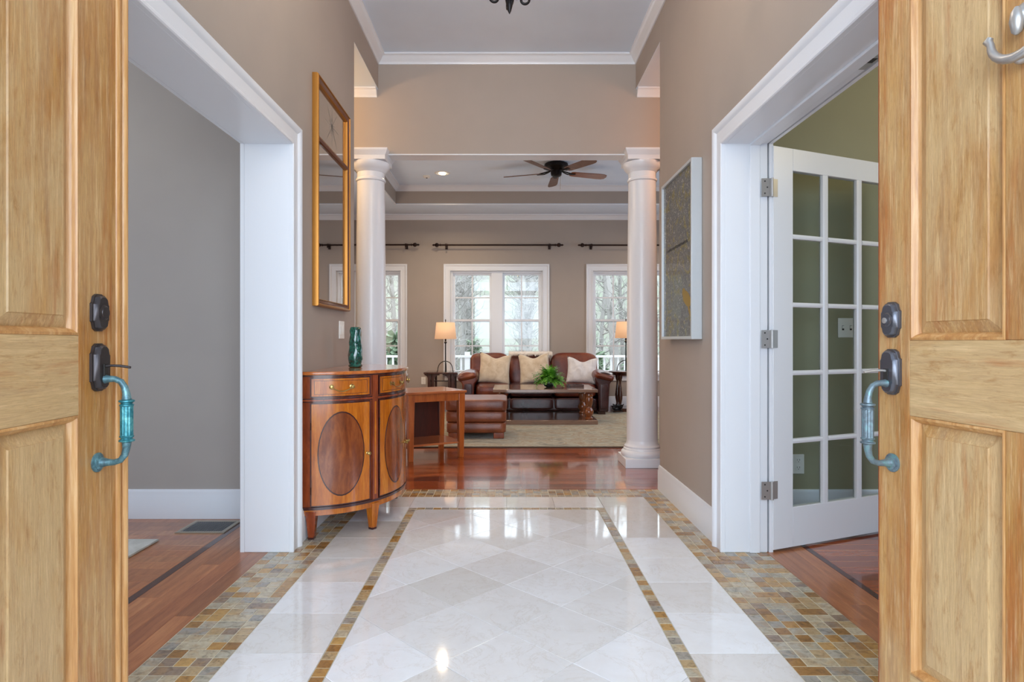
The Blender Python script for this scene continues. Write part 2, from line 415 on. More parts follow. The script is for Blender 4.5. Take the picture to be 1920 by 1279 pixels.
# ------------------------------------------------------------------ floor
def inset(poly, d):
    n = len(poly); out = []
    for i in range(n):
        p0, p1, p2 = Vector(poly[i - 1]), Vector(poly[i]), Vector(poly[(i + 1) % n])
        a = (p1 - p0).normalized(); b = (p2 - p1).normalized()
        na, nb = Vector((-a.y, a.x)), Vector((-b.y, b.x))
        out.append(tuple(p1 + (na + nb) / (1 + na.dot(nb)) * d))
    return out
def tile_mesh(name, poly, mat, gap, ch, z0=-.008, z1=0):
    a = inset(poly, gap); b = inset(poly, gap + ch); n = len(poly)
    vs = [(x, y, z0) for x, y in a] + [(x, y, z1 - ch) for x, y in a] + [(x, y, z1) for x, y in b]
    fs = []
    for r in range(2):
        for i in range(n): fs.append((r * n + i, r * n + (i + 1) % n, (r + 1) * n + (i + 1) % n, (r + 1) * n + i))
    fs.append(tuple(range(2 * n, 3 * n)))
    m = MB(); m.add(vs, fs); return m.mesh(name, mat, fix=False)
def rect(x0, x1, y0, y1): return [(x0, y0), (x1, y0), (x1, y1), (x0, y1)]
def clip(poly, x0, x1, y0, y1):
    for ax, lim, sgn in ((0, x0, 1), (0, x1, -1), (1, y0, 1), (1, y1, -1)):
        out = []
        for i in range(len(poly)):
            p, q = poly[i - 1], poly[i]
            dp, dq = (p[ax] - lim) * sgn, (q[ax] - lim) * sgn
            if (dp >= 0) != (dq >= 0):
                t = dp / (dp - dq); out.append((p[0] + (q[0] - p[0]) * t, p[1] + (q[1] - p[1]) * t))
            if dq >= 0: out.append(q)
        poly = out
        if not poly: return []
    return poly
Y0 = 1.72   # nearest tiled row built piece by piece
floor = part('floor', MB().box(LX - .21, RX + .205, .75, YE + .004, -.12, -.0025), GROUT2, kind='structure')
floor['label'] = 'polished cream marble foyer floor with slate mosaic bands'
# diamonds
HT = .2157; cy0 = 2.222
dm = None
for j in range(-3, 9):
    for i in range(-3, 4):
        if (i + j) % 2 == 0: continue
        cx, cy = i * HT, cy0 + j * HT
        p = [(cx - HT, cy), (cx, cy - HT), (cx + HT, cy), (cx, cy + HT)]
        q = clip(p, -.567, .567, Y0 - .2, 3.837)
        # drop degenerate corners
        qq = []
        for k in range(len(q)):
            if (Vector(q[k]) - Vector(q[k - 1])).length > .004: qq.append(q[k])
        if len(qq) < 3: continue
        ar = sum(qq[k - 1][0] * qq[k][1] - qq[k][0] * qq[k - 1][1] for k in range(len(qq))) / 2
        if ar < .0015: continue
        link('tile', tile_mesh('tile', [(x - cx, y - cy) for x, y in qq], MARBLE, .0009, .0007), floor, (cx, cy, 0))
# marble border
ys = [Y0 - .2, 1.765, 2.07, 2.375, 2.68, 2.98, 3.285, 3.59, 3.895, 4.148]
xs_ = [-.614, -.31, 0, .305, .614]
for a, b in zip(ys, ys[1:]):
    for x0, x1 in ((-.92, -.614), (.614, .92)):
        link('tile', tile_mesh('tile', rect(x0, x1, a, b), MARBLE, .0009, .0007), floor)
for a, b in zip(xs_, xs_[1:]):
    link('tile', tile_mesh('tile', rect(a, b, 3.885, 4.148), MARBLE, .0009, .0007), floor)
# near part of the same floor, below the frame
part('marble_field', MB().box(-.92, .92, .76, Y0 - .2, -.008, 0), MARBLE, floor, kind='stuff')
# mosaic bands
PT = .0529
def bed(name, x0, x1, y0, y1, lab):
    o = part(name, MB().box(x0, x1, y0, y1, -.006, -.0014), GROUT, floor); o['label'] = lab; return o
_tm = {}
def mosaic(parent, x0, y0, nx, ny, px, py, wide=.12, skip=None):
    for j in range(ny):
        i = 0
        while i < nx:
            n = 2 if (wide and i < nx - 1 and random.random() < wide) else 1
            if skip and skip(x0 + i * px, y0 + j * py): i += n; continue
            k = (n, round(px, 4), round(py, 4))
            if k not in _tm: _tm[k] = tile_mesh('mosaic_tile', rect(0, px * n, 0, py), SLATE, .0016, .001)
            link('mosaic_tile', _tm[k], parent, (x0 + i * px, y0 + j * py, random.uniform(-.0006, .0002)))
            i += n
b1 = bed('mosaic_border', -1.186, -.92, .9, YE, 'slate mosaic band beside the dining room opening')
ny = 25
mosaic(b1, -.92 - 5 * PT, Y0, 5, 25, PT, (JY - Y0) / 25)
mosaic(b1, -.92 - 3 * PT, JY, 3, 24, PT, (YE - JY) / 24.02)
b2 = bed('mosaic_border', .92, 1.29, .9, YE, 'slate mosaic band beside the study opening and grey wall')
mosaic(b2, .92, Y0, 7, 25, PT, (JY - Y0) / 25)
mosaic(b2, .92, JY, 3, 24, PT, (YE - JY) / 24.02)
b3 = bed('mosaic_border', -.9185, .9185, 4.15, YE, 'slate mosaic band where marble meets the wood floor')
mosaic(b3, -.92, 4.149, 35, 4, 1.84 / 35, .0527, 0)
b4 = bed('mosaic_border', -.614, .614, 3.838, 3.885, 'narrow slate mosaic line around the diamond tiles'); 
mosaic(b4, -.614, 3.838, 24, 1, 1.228 / 24, .047, 0)
for x in (-.614, .5675):
    b4b = bed('mosaic_border', x, x + .0465, .9, 3.838, 'narrow slate mosaic line running along the diamond tiles')
    mosaic(b4b, x, Y0, 1, 41, .0465, (3.838 - Y0) / 41, 0)
part('mosaic_field', MB().box(-1.185, -.921, .9, Y0, -.006, -.0004).box(.921, 1.289, .9, Y0, -.006, -.0004).box(-.6135, -.568, .9, Y0, -.0055, -.0002).box(.568, .6135, .9, Y0, -.0055, -.0002), SLATE, floor, kind='stuff')

# wood floors: sub floor plus planks one by one
def planks(parent, x0, x1, y0, y1, wdt, along, mat, lmin=.7, lmax=1.7, names='plank'):
    """along: 'x' or 'y' the direction the boards run"""
    a0, a1, c0, c1 = (x0, x1, y0, y1) if along == 'x' else (y0, y1, x0, x1)
    n = max(1, round((c1 - c0) / wdt)); wd = (c1 - c0) / n
    for r in range(n):
        a = a0 - random.uniform(0, .9)
        while a < a1:
            b = a + random.uniform(lmin, lmax)
            if a1 - b < .25: b = a1
            s, e = max(a, a0), min(b, a1)
            if e - s > .02:
                q = rect(s, e, c0 + r * wd, c0 + (r + 1) * wd) if along == 'x' else rect(c0 + r * wd, c0 + (r + 1) * wd, s, e)
                link(names, tile_mesh(names, q, mat, .0004, .0006, -.006, random.uniform(-.0003, .0001)), parent)
            a = b
lf = part('living_floor', MB().box(-4.2, 4.2, YE + .004, YF + .2, -.12, -.0008), FLOORX, kind='structure'); lf['label'] = 'glossy reddish wood floor of hall and living room'
planks(lf, -1.32, 1.36, YE + .005, 6.1, .0826, 'x', FLOORX)
df = part('dining_floor', MB().box(-5, -1.29, .75, YR, -.12, -.0008), FLOORY, kind='structure'); df['label'] = 'wood floor of the dining room with dark inlay line'
planks(df, -1.508, -1.187, 1.75, YR, .0802, 'y', FLOORY)
planks(df, -2.75, -1.548, 2.2, YR, .0802, 'x', FLOORY)
part('inlay_strip', MB().box(-1.546, -1.51, 1.0, YR, -.006, .0002), INLAY, df)
part('border_bed', MB().box(-1.29, -1.186, .95, JY, -.05, -.0008), FLOORY, df)
sf = part('study_floor', MB().box(1.30, 5, .75, YR, -.12, -.0008), FLOORX, kind='structure'); sf['label'] = 'wood floor of the study with dark inlay line'
planks(sf, 1.291, 1.507, 1.9, YR, .072, 'y', FLOORY)
planks(sf, 1.539, 2.6, 2.3, YR, .0802, 'x', FLOORX)
part('inlay_strip', MB().box(1.508, 1.538, 1.0, YR, -.006, .0002), INLAY, sf)
part('porch_floor', MB().box(-3, 3, -3, .75, -.2, -.03), STONE, kind='structure')

# ------------------------------------------------------------------ unseen porch shell, added to block sky light from the doors
part('light_block_roof', MB().box(-3.2, 3.2, -3.2, .55, 3.35, 3.5), CEIL, kind='structure')
part('light_block_wall', MB().box(-3.2, -3.0, -3.2, .55, -.2, 3.35).box(3.0, 3.2, -3.2, .55, -.2, 3.35), TAUPE, kind='structure')
# ------------------------------------------------------------------ walls
wl = MB()
wl.box(LXo, LX, JY + .02, YE, 0, ZC)
wl.box(LXo, LX, SX, JY + .02, ZO + .02, ZC)
wl.box(LXo, -1.2, .55, SX, 0, ZC)
wl.box(LXo, LX, YE, YB0, ZH, ZC)
part('wall_left', wl, TAUPE, kind='structure')
wr = MB()
wr.box(RX, RXo, JY + .02, YE, 0, ZC)
wr.box(RX, RXo, SX, JY + .02, ZO + .02, ZC)
wr.box(1.2, RXo, .55, SX, 0, ZC)
wr.box(RX, RXo, YE, YB0, ZH, ZC)
part('wall_right', wr, TAUPE, kind='structure')
# foyer front wall with the entry opening and an added light gap above
fw = MB()
fw.box(-1.3, -1.02, .55, .75, 0, ZC); fw.box(1.17, 1.3, .55, .75, 0, ZC)
fw.box(-1.02, 1.17, .55, .75, 2.47, 2.6); fw.box(-1.02, 1.17, .55, .75, 3.25, ZC)
fw.box(-5, -1.3, .55, .75, 0, ZC); fw.box(1.3, 5, .55, .75, 0, ZC)
part('wall_front', fw, TAUPE, kind='structure')
# cross beam and its side piers
cb = MB()
cb.box(-1.30, 1.30, YB0, YB1, 2.623, ZC)
cb.box(-4.2, -1.32, YB0, YB1, 0, ZC); cb.box(1.32, 4.2, YB0, YB1, 0, ZC)
cb.box(-1.32, -1.30, YB0, YB1, 2.62, ZC); cb.box(1.30, 1.32, YB0, YB1, 2.62, ZC)
part('cross_wall', cb, TAUPE, kind='structure')
part('trim_1', MB().box(-1.30, 1.30, YB0 - .002, YB1 + .002, 2.614, 2.623), TRIM, kind='structure')
# hall behind the side rooms
part('wall_hall', MB().box(-4.2, LXo, YR + .12, YE, 0, ZH).box(RXo, 4.2, YR + .12, YE, 0, ZH).box(-4.3, -4.2, YR + .12, YB1, 0, ZH).box(4.2, 4.3, YR + .12, YB1, 0, ZH), TAUPE, kind='structure')
part('wall_dining', MB().box(-5, LXo, YR, YR + .12, 0, 2.9).box(-5.1, -5, .75, YR + .12, 0, 2.9), GREY, kind='structure')
part('wall_study', MB().box(RXo, 5, YR, YR + .12, 0, 2.9).box(5, 5.1, .75, YR + .12, 0, 2.9), GREEN, kind='structure')
# side-room faces of the foyer walls
part('wall_dining_side', MB().box(LXo - .004, LXo, JY + .15, YR, 0, 2.9).box(LXo - .004, LXo, SX, JY + .15, ZO + .15, 2.9), GREY, kind='structure')
part('wall_study_side', MB().box(RXo, RXo + .004, JY + .15, YR, 0, 2.9).box(RXo, RXo + .004, SX, JY + .15, ZO + .15, 2.9), GREEN, kind='structure')
# ceilings
part('ceiling', MB().box(LXo, RXo, .55, YB1, ZC, ZC + .1), CEIL, kind='structure')
part('ceiling_hall', MB().box(-4.2, LXo, YE - .6, YB0, ZH, ZH + .1).box(RXo, 4.2, YE - .6, YB0, ZH, ZH + .1)
     .box(LXo, LX - .0005, YE, YB0, ZH - .004, ZH).box(RX + .0005, RXo, YE, YB0, ZH - .004, ZH), CEIL, kind='structure')
part('ceiling_dining', MB().box(-5, LXo, .75, YR + .12, 2.9, 3.0), CEIL, kind='structure')
part('ceiling_study', MB().box(RXo, 5, .75, YR + .12, 2.9, 3.0), CEIL, kind='structure')
# living room
XL, XR = -2.62, 3.62
ZS, ZT = 3.055, 3.335
TX0, TX1, TY0, TY1 = -1.633, 2.75, 6.0, 9.07
lc = MB()
lc.box(XL, TX0, YB1, YF, ZS, ZS + .02).box(TX1, XR, YB1, YF, ZS, ZS + .02).box(TX0, TX1, YB1, TY0, ZS, ZS + .02).box(TX0, TX1, TY1, YF, ZS, ZS + .02)
part('ceiling_soffit', lc, CEIL, kind='structure')
tr = MB()
tr.box(TX0 - .02, TX0, TY0, TY1, ZS + .02, ZT).box(TX1, TX1 + .02, TY0, TY1, ZS + .02, ZT).box(TX0, TX1, TY0 - .02, TY0, ZS + .02, ZT).box(TX0, TX1, TY1, TY1 + .02, ZS + .02, ZT)
part('wall_tray', tr, TAUPE, kind='structure')
part('ceiling_tray', MB().box(TX0 - .02, TX1 + .02, TY0 - .02, TY1 + .02, ZT, ZT + .1), CEIL, kind='structure')
# window wall with openings
WINS = [  # opening x0, x1 ; list of sash glass ranges
    ('window_1', -2.45, -1.70, [(-2.33, -1.745)], -1.57, -2.58),
    ('window_2', -.893, .588, [(-.824, -.277), (-.030, .507)], None, None),
    ('window_3', 1.33, 2.85, [(1.428, 1.99), (2.19, 2.74)], None, None)]
WZ0, WZ1 = .53, 2.165
OPN = [(-2.43, -1.69), (-.895, .57), (1.37, 2.80)]
ww = MB(); x = XL - .2
for a, b in OPN:
    ww.box(x, a, YF, YF + .2, 0, ZS + .3); ww.box(a, b, YF, YF + .2, 0, WZ0); ww.box(a, b, YF, YF + .2, WZ1, ZS + .3); x = b
ww.box(x, XR + .2, YF, YF + .2, 0, ZS + .3)
part('wall_back', ww, TAUPE, kind='structure')
part('wall_living_left', MB().box(XL - .2, XL, YB1, YF, 0, ZS), TAUPE, kind='structure')
part('wall_living_right', MB().box(XR, XR + .2, YB1, YF, 0, ZS), TAUPE, kind='structure')

# ------------------------------------------------------------------ mouldings
CROWN = [(0, 0), (0, -.095), (.012, -.095), (.016, -.078), (.03, -.066), (.055, -.034), (.066, -.02), (.08, -.016), (.08, 0)]
def crown(name, path, closed=False, sc=1.0):
    """path around a room at ceiling height, room interior on the left of travel"""
    return part(name, MB().sweep(path, (0, 0, 1), [(u * sc, v * sc) for u, v in CROWN], closed), TRIM, kind='structure', smooth=True)
crown('trim_2', [(LX, .76, ZC), (RX, .76, ZC), (RX, YB0, ZC), (LX, YB0, ZC)], True, .8)
crown('trim_3', [(LX - .01, YB0, ZH - .004), (-4.2, YB0, ZH - .004)], False, .72)
crown('trim_4', [(4.2, YB0, ZH - .004), (RX + .01, YB0, ZH - .004)], False, .72)
crown('trim_5', [(XL, YB1, ZS), (XR, YB1, ZS), (XR, YF, ZS), (XL, YF, ZS)], True, .85)
crown('trim_6', [(TX0, TY0, ZT), (TX1, TY0, ZT), (TX1, TY1, ZT), (TX0, TY1, ZT)], True, .85)
part('trim_7', MB().box(TX0 - .004, TX0 + .006, TY0, TY1, ZS - .002, ZS + .012).box(TX0, TX1, TY1 - .006, TY1 + .004, ZS - .002, ZS + .012), TRIM, kind='structure')
CAS = [(0, 0), (0, .018), (.004, .022), (.014, .022), (.02, .017), (.072, .017), (.080, .024), (.092, .032), (.102, .032), (.108, .026), (.108, 0)]
def casing(name, path, N, sc=1.0):
    return part(name, MB().sweep(path, N, [(u * sc, v) for u, v in CAS]), TRIM, kind='structure', smooth=True)
JT = .02
# left opening casing: wall normal +x ; walk so that left of travel points away from the opening
def casing_u(name, X, nx, y0, y1, z1):
    pts = [(X, y1, 0), (X, y1, z1), (X, y0, z1), (X, y0, 0)]
    # left = N x d ; first segment d=+z: N x z = (nx,0,0)x(0,0,1) = (0,-nx,0)
    if nx > 0: pts = pts[::-1]
    return casing(name, pts, (nx, 0, 0))
casing_u('trim_8', LX, 1, SX + .1, JY, ZO)
casing_u('trim_9', RX, -1, SX + .1, JY, ZO)
casing_u('trim_10', LXo - .004, -1, SX + .1, JY, ZO)
casing_u('trim_11', RXo + .004, 1, SX + .1, JY, ZO)
# jamb linings
jl = MB().box(LXo - .004, LX, JY, JY + JT, 0, ZO + JT).box(LXo - .004, LX, SX, JY, ZO, ZO + JT)
part('trim_12', jl, TRIM, kind='structure', bevel=.002)
jr = MB().box(RX, RXo - .004, JY, JY + JT, 0, ZO + JT).box(RX, RXo - .004, SX, JY, ZO, ZO + JT)
jr.box(1.205, 1.255, JY - .012, JY, 0, ZO).box(1.205, 1.255, SX, JY - .012, ZO - .012, ZO)
part('trim_13', jr, TRIM, kind='structure', bevel=.002)
BASE = [(0, 0), (.016, 0), (.016, .135), (.012, .145), (.013, .155), (.008, .170), (0, .172)]
def baseb(name, path):
    return part(name, MB().sweep(path, (0, 0, 1), BASE), TRIM, kind='structure', smooth=True)
baseb('baseboard_right', [(RX, JY + .107, 0), (RX, YE, 0), (RXo, YE, 0)][0:2] + [(RX, YE, 0)][:0])
baseb('baseboard_left', [(LX, YE, 0), (LX, JY + .107, 0)])
baseb('baseboard_dining', [(LXo - .005, YR, 0), (-4.99, YR, 0)])
baseb('baseboard_study', [(4.99, YR, 0), (RXo + .005, YR, 0)])
baseb('baseboard_back', [(XR, YF, 0), (XL, YF, 0)])
baseb('baseboard_living', [(XL, YF, 0), (XL, YB1, 0)])

# ------------------------------------------------------------------ living room windows
def sash_window(n, name, openr, glasses, lab):
    a, b = openr; root = link(name, None, None, (0, YF, 0), 0, 'structure'); root['label'] = lab
    m = MB().sweep([(a, 0, WZ0 - .0), (a, 0, WZ1), (b, 0, WZ1), (b, 0, WZ0)], (0, -1, 0), [(u * 1.0, v) for u, v in CAS])
    part('window_casing', m, TRIM, root, smooth=True)
    part('window_sill', MB().box(a - .12, b + .12, -.05, .1, WZ0 - .03, WZ0), TRIM, root, bevel=.004)
    part('window_apron', MB().box(a - .09, b + .09, -.018, 0, WZ0 - .11, WZ0 - .03), TRIM, root)
    fr = MB(); x = a
    for g0, g1 in glasses:
        fr.box(x, g0 - .035, .02, .13, WZ0, WZ1); x = g1 + .035
    fr.box(x, b, .02, .13, WZ0, WZ1)
    for g0, g1 in glasses: fr.box(g0 - .035, g1 + .035, .02, .13, WZ1 - .03, WZ1)
    part('window_frame', fr, TRIM, root, bevel=.003)
    z0, z1, zm = .57, 2.115, 1.375
    for g0, g1 in glasses:
        for (q0, q1, yy) in ((zm, z1, .095), (z0, zm + .0, .06)):
            sash = part('sash', MB().sweep([(g0, yy, q0 + .012), (g1, yy, q0 + .012), (g1, yy, q1 - .012), (g0, yy, q1 - .012)], (0, -1, 0), [(0.0, -.015), (-.035, -.015), (-.035, .015), (-.004, .015), (0, .008)], True), TRIM, root)
            mx = (g0 + g1) / 2; mz = (q0 + q1) / 2; h = .010
            part('muntin', MB().box(mx - h, mx + h, yy - .012, yy + .008, q0 + .012, q1 - .012), TRIM, sash)
            part('muntin', MB().box(g0, mx - h, yy - .012, yy + .008, mz - h, mz + h).box(mx + h, g1, yy - .012, yy + .008, mz - h, mz + h), TRIM, sash)
            for (c0, c1) in ((g0, mx - h), (mx + h, g1)):
                for (e0, e1) in ((q0 + .012, mz - h), (mz + h, q1 - .012)):
                    part('pane', MB().box(c0, c1, yy - .002, yy + .002, e0, e1), GLASS, sash)
        part('sash_lock', MB().box((g0 + g1) / 2 - .02, (g0 + g1) / 2 + .02, .035, .05, zm + .012, zm + .024), TRIM, root)
    return root
for i, (nm, *_r) in enumerate(WINS):
    sash_window(i, nm, OPN[i], WINS[i][3], ['white sash window behind the column beside the vase', 'paired white sash windows behind the sofa', 'white sash window behind the lamp with clustered cable'][i])

# curtain rods
def rod(px0, px1, z, lab):
    y = 9.70; X = lambda p: (p - 950) * y / 1155
    x0, x1 = (X(px0) if px0 else -2.75 + .25), (X(px1) if px1 else 2.95)
    r = thing('curtain_rod', lab, 'curtain rod', ((x0 + x1) / 2, y, z), 0, 'curtain rods above the living room windows')
    h = (x1 - x0) / 2
    part('rod', MB().tube([(-h + .14, 0, 0), (h - .14, 0, 0)], .0125, 12), BRONZE, r, smooth=True)
    for s in (-1, 1):
        M = T(s * (h - .14), 0, 0) @ R('Y', s * PI / 2)
        part('finial', MB().lathe([(.013, 0), (.02, .004), (.02, .012), (.012, .018), (.012, .03), (.026, .045), (.034, .065), (.026, .085), (.012, .098), (.012, .108), (.018, .115), (.008, .13), (.002, .14)], 16, M), BRONZE, r, smooth=True)
        bx = s * (h - .22)
        b = MB().box(bx - .02, bx + .02, .085, .099, -.055, .03).box(bx - .008, bx + .008, .0, .09, -.04, -.026).box(bx - .01, bx + .01, -.016, .016, -.045, -.012)
        b.tube([(bx + .018 * math.cos(t), .0 + .018 * math.sin(t) * 0, .018 * math.sin(t)) for t in [k * PI / 8 for k in range(17)]], .004, 6)
        part('bracket', b, BRONZE, r)
    return r
rod(None, 787, 2.565, 'dark bronze curtain rod partly hidden by the column near the mirror')
rod(810, 1057, 2.562, 'dark bronze curtain rod above the paired windows behind the sofa')
rod(1083, None, 2.56, 'dark bronze curtain rod partly hidden by the column near the artwork')

# ------------------------------------------------------------------ columns
def column(cx, lab):
    r = thing('column', lab, 'column', (cx, 5.253, 0), 0, 'white round columns at the living room opening', 'structure')
    part('plinth', MB().box(-.175, .175, -.178, .178, 0, .075), TRIM, r, bevel=.003)
    part('column_base', MB().lathe([(.168, .075), (.176, .085), (.179, .10), (.176, .116), (.166, .126), (.158, .13), (.156, .142), (.148, .148), (.150, .156), (.150, .164), (.142, .170), (.134, .186), (.130, .21)], 40), TRIM, r, smooth=True)
    part('shaft', MB().lathe([(.130, .21), (.130, .6), (.128, 1.1), (.124, 1.6), (.119, 2.1), (.115, 2.40)], 40, cap=False), TRIM, r, smooth=True)
    part('capital', MB().lathe([(.115, 2.40), (.124, 2.405), (.126, 2.415), (.122, 2.424), (.115, 2.43), (.115, 2.475), (.122, 2.48), (.126, 2.49), (.14, 2.50), (.155, 2.52), (.163, 2.545), (.163, 2.556), (.155, 2.56)], 40), TRIM, r, smooth=True)
    ab = MB().box(-.150, .150, -.150, .150, 2.56, 2.596).sweep([(-.150, -.150, 2.596), (.150, -.150, 2.596), (.150, .150, 2.596), (-.150, .150, 2.596)][::-1], (0, 0, 1), [(-.1, 0), (.002, 0), (.008, .012), (.02, .034), (.022, .042), (.022, .052), (-.1, .052)], True)
    part('abacus', ab, TRIM, r)
    return r
column(-1.158, 'white round column behind the cabinet and vase')
column(1.155, 'white round column standing on its own square plinth near the artwork')

# ------------------------------------------------------------------ front doors
def frame_rect(x0, x1, z0, z1, prof, yf):
    """moulding round a rectangle in the door's face plane (local y = yf, facing -y); prof u inward, v outward"""
    return MB().sweep([(x0, yf, z0), (x1, yf, z0), (x1, yf, z1), (x0, yf, z1)], (0, -1, 0), prof, True)
def entry_door(name, latch, hinge_dir, side, lab, stile, zo, plate_mat, grip_mat):
    """local x runs from the latch edge to the hinge, local -y is the outer face"""
    ang = math.atan2(hinge_dir[1], hinge_dir[0])
    root = thing(name, lab, 'door', (latch[0], latch[1], 0), ang, None, 'structure')
    # side: +1 when the visible face is local -y, -1 mirrored
    F = lambda: Matrix.Scale(-1, 4, (0, 1, 0)) if side < 0 else Matrix.Identity(4)
    def P(nm, mb, mat, par=root, **k):
        if side < 0: mb.v = [(x, -y, z) for x, y, z in mb.v]
        return part(nm, mb, mat, par, **k)
    W = stile[0] + .257 + .10 + .257 + .105; Hd = 2.44; th = .045
    z_lp0, z_lp1, z_up0, z_up1 = .216 + zo, .862 + zo, 1.052 + zo, 2.28
    xs = [(stile[0], stile[0] + .257), (stile[0] + .357, stile[0] + .614)]
    st0 = .06 if stile[1] else 0
    P('latch_stile', MB().box(st0, xs[0][0], 0, th, .01, Hd), DOORW, bevel=.002)
    P('hinge_stile', MB().box(xs[1][1], W, 0, th, .01, Hd), DOORW, bevel=.002)
    for (a, b) in ((.01, z_lp0), (z_lp1, z_up0), (z_up1, Hd)):
        P('rail', MB().box(xs[0][0], xs[1][1], 0, th, a, b), DOORWH, bevel=.002)
    for (a, b) in ((z_lp0, z_lp1), (z_up0, z_up1)):
        P('mullion', MB().box(xs[0][1], xs[1][0], 0, th, a, b), DOORW, bevel=.002)
    for (a, b) in ((z_lp0, z_lp1), (z_up0, z_up1)):
        for (x0, x1) in xs:
            m = frame_rect(x0, x1, a, b, [(0, -.0004), (.003, .0012), (.006, .0008), (.008, -.003), (.012, -.006), (.015, -.012), (.018, -.020), (0, -.020)], 0)
            P('panel_moulding', m, DOOREDGE, smooth=True)
            i = .017; k = .046
            # raised panel: bevelled field
            v = [(x0 + i, .019, a + i), (x1 - i, .019, a + i), (x1 - i, .019, b - i), (x0 + i, .019, b - i),
                 (x0 + k - .002, .0085, a + k - .002), (x1 - k + .002, .0085, a + k - .002), (x1 - k + .002, .0085, b - k + .002), (x0 + k - .002, .0085, b - k + .002),
                 (x0 + k, .005, a + k), (x1 - k, .005, a + k), (x1 - k, .005, b - k), (x0 + k, .005, b - k),
                 (x0 + i, .033, a + i), (x1 - i, .033, a + i), (x1 - i, .033, b - i), (x0 + i, .033, b - i)]
            f = [(0, 1, 5, 4), (1, 2, 6, 5), (2, 3, 7, 6), (3, 0, 4, 7), (4, 5, 9, 8), (5, 6, 10, 9), (6, 7, 11, 10), (7, 4, 8, 11), (8, 9, 10, 11), (12, 15, 14, 13), (0, 12, 13, 1), (1, 13, 14, 2), (2, 14, 15, 3), (3, 15, 12, 0)]
            P('panel', MB().add(v, f), DOORP)
    if stile[1]:   # rounded astragal strip at the meeting edge
        P('astragal', MB().box(-.006, .06, .002, th, .01, Hd), DOORW, bevel=.002)
        P('astragal_bead', MB().prism([(-.006 + .0115 + .0115 * math.cos(t), .004 - .013 * math.sin(t)) for t in [k * PI / 10 for k in range(11)]] + [(-.006, .006), (.017, .006)][::1], .01, Hd, 'z'), DOOREDGE, smooth=True)
        P('astragal_bead', MB().prism([(.032 + .01 * math.cos(t), .004 - .009 * math.sin(t)) for t in [k * PI / 10 for k in range(11)]], .01, Hd, 'z'), DOOREDGE, smooth=True)
    else:
        P('edge_strip', MB().box(-.003, 0, .001, th, .01, Hd), BANDR)
    # hardware
    hx = stile[2]
    def plate(cx, cz, w, h, d):
        pts = []
        for sx_, sz_, a0 in ((1, 1, 0), (-1, 1, PI / 2), (-1, -1, PI), (1, -1, 3 * PI / 2)): pass
        out = []
        c = w * .32
        for (ax, az) in ((1, -1), (1, 1), (-1, 1), (-1, -1)):
            X, Z = ax * w / 2, az * h / 2
            if (ax, az) in ((1, 1), (-1, -1)):
                p = [(X, Z - az * c * 1.3), (X - ax * .004, Z - az * c * 1.15), (X - ax * c * .45, Z - az * c * .35), (X - ax * c, Z)]
            else:
                p = [(X - ax * c, Z), (X - ax * c * .45, Z - az * c * .35), (X - ax * .004, Z - az * c * 1.15), (X, Z - az * c * 1.3)]
            out += p
        n = len(out); vs = []; fs = []
        for (sc, y) in ((1, 0), (1, -d * .35), (.9, -d * .4), (.86, -d * .75), (.7, -d)):
            vs += [(cx + x * sc, y, cz + z * (1 - (1 - sc) * w / h)) for x, z in out]
        for r_ in range(4):
            fs += [(r_ * n + k, r_ * n + (k + 1) % n, (r_ + 1) * n + (k + 1) % n, (r_ + 1) * n + k) for k in range(n)]
        fs.append(tuple(range(4 * n, 5 * n)))
        return MB().add(vs, fs)
    dz = 1.105 + zo * 1.25
    d = P('deadbolt', plate(hx, dz, .058, .092, .018), plate_mat, smooth=True)
    P('lock_cylinder', MB().lathe([(.019, 0), (.019, .003), (.015, .005), (.0145, .007), (.004, .0072)], 20, T(hx, -.016, dz) @ R('X', PI / 2)), plate_mat, d, smooth=True)
    if side > 0: P('keyhole', MB().lathe([(.0075, 0), (.0075, .003), (.002, .0035)], 16, T(hx - .001, -.0225, dz - .002) @ R('X', PI / 2)), CHROME, d)
    hz = dz - .135
    hs = P('handle_plate', plate(hx, hz, .060, .118, .020), plate_mat, smooth=True)
    P('latch_slot', MB().box(hx - .007, hx + .007, -.0225, -.018, hz - .03, hz + .008), SLOT, hs)
    P('thumb_latch', MB().tube([(hx, -.016, hz + .002), (hx, -.035, hz + .004), (hx - .004, -.055, hz + .003), (hx - .006, -.078, hz - .001)], [.0035, .003, .0035, .003], 10), CHROME if side > 0 else plate_mat, hs, smooth=True)
    zt, zb = hz - .030, hz - .236
    pts = [(hx, -.012, zt), (hx, -.03, zt + .001), (hx, -.044, zt + .0005), (hx, -.058, zt - .006), (hx, -.067, zt - .02), (hx, -.071, zt - .036), (hx, -.072, zt - .05)]
    P('grip_neck', MB().tube(pts, [.013, .0085, .0075, .0075, .008, .009, .011], 14), grip_mat[0], hs, smooth=True)
    zc1, zc0 = zt - .05, zb + .05
    L = zc1 - zc0
    g = MB(); n = 32; prof = [(0, .011), (.02, .0175), (.05, .018), (.08, .013), (.1, .013), (.12, .016), (.14, .0165), (.16, .0145), (.84, .0145), (.86, .0165), (.88, .016), (.9, .013), (.92, .013), (.95, .018), (.98, .0175), (1, .011)]
    vs, fs = [], []
    for (t, r) in prof:
        for k in range(n):
            rr = r * (1 - (.1 if (k % 4 == 0 and .15 < t < .85) else 0)); a = 2 * PI * k / n
            vs.append((hx + rr * math.cos(a), -.072 + rr * math.sin(a), zc1 - L * t))
    for i in range(len(prof) - 1):
        for k in range(n): fs.append((i * n + k, i * n + (k + 1) % n, (i + 1) * n + (k + 1) % n, (i + 1) * n + k))
    P('grip', g.add(vs, fs), grip_mat[1], hs, smooth=True)
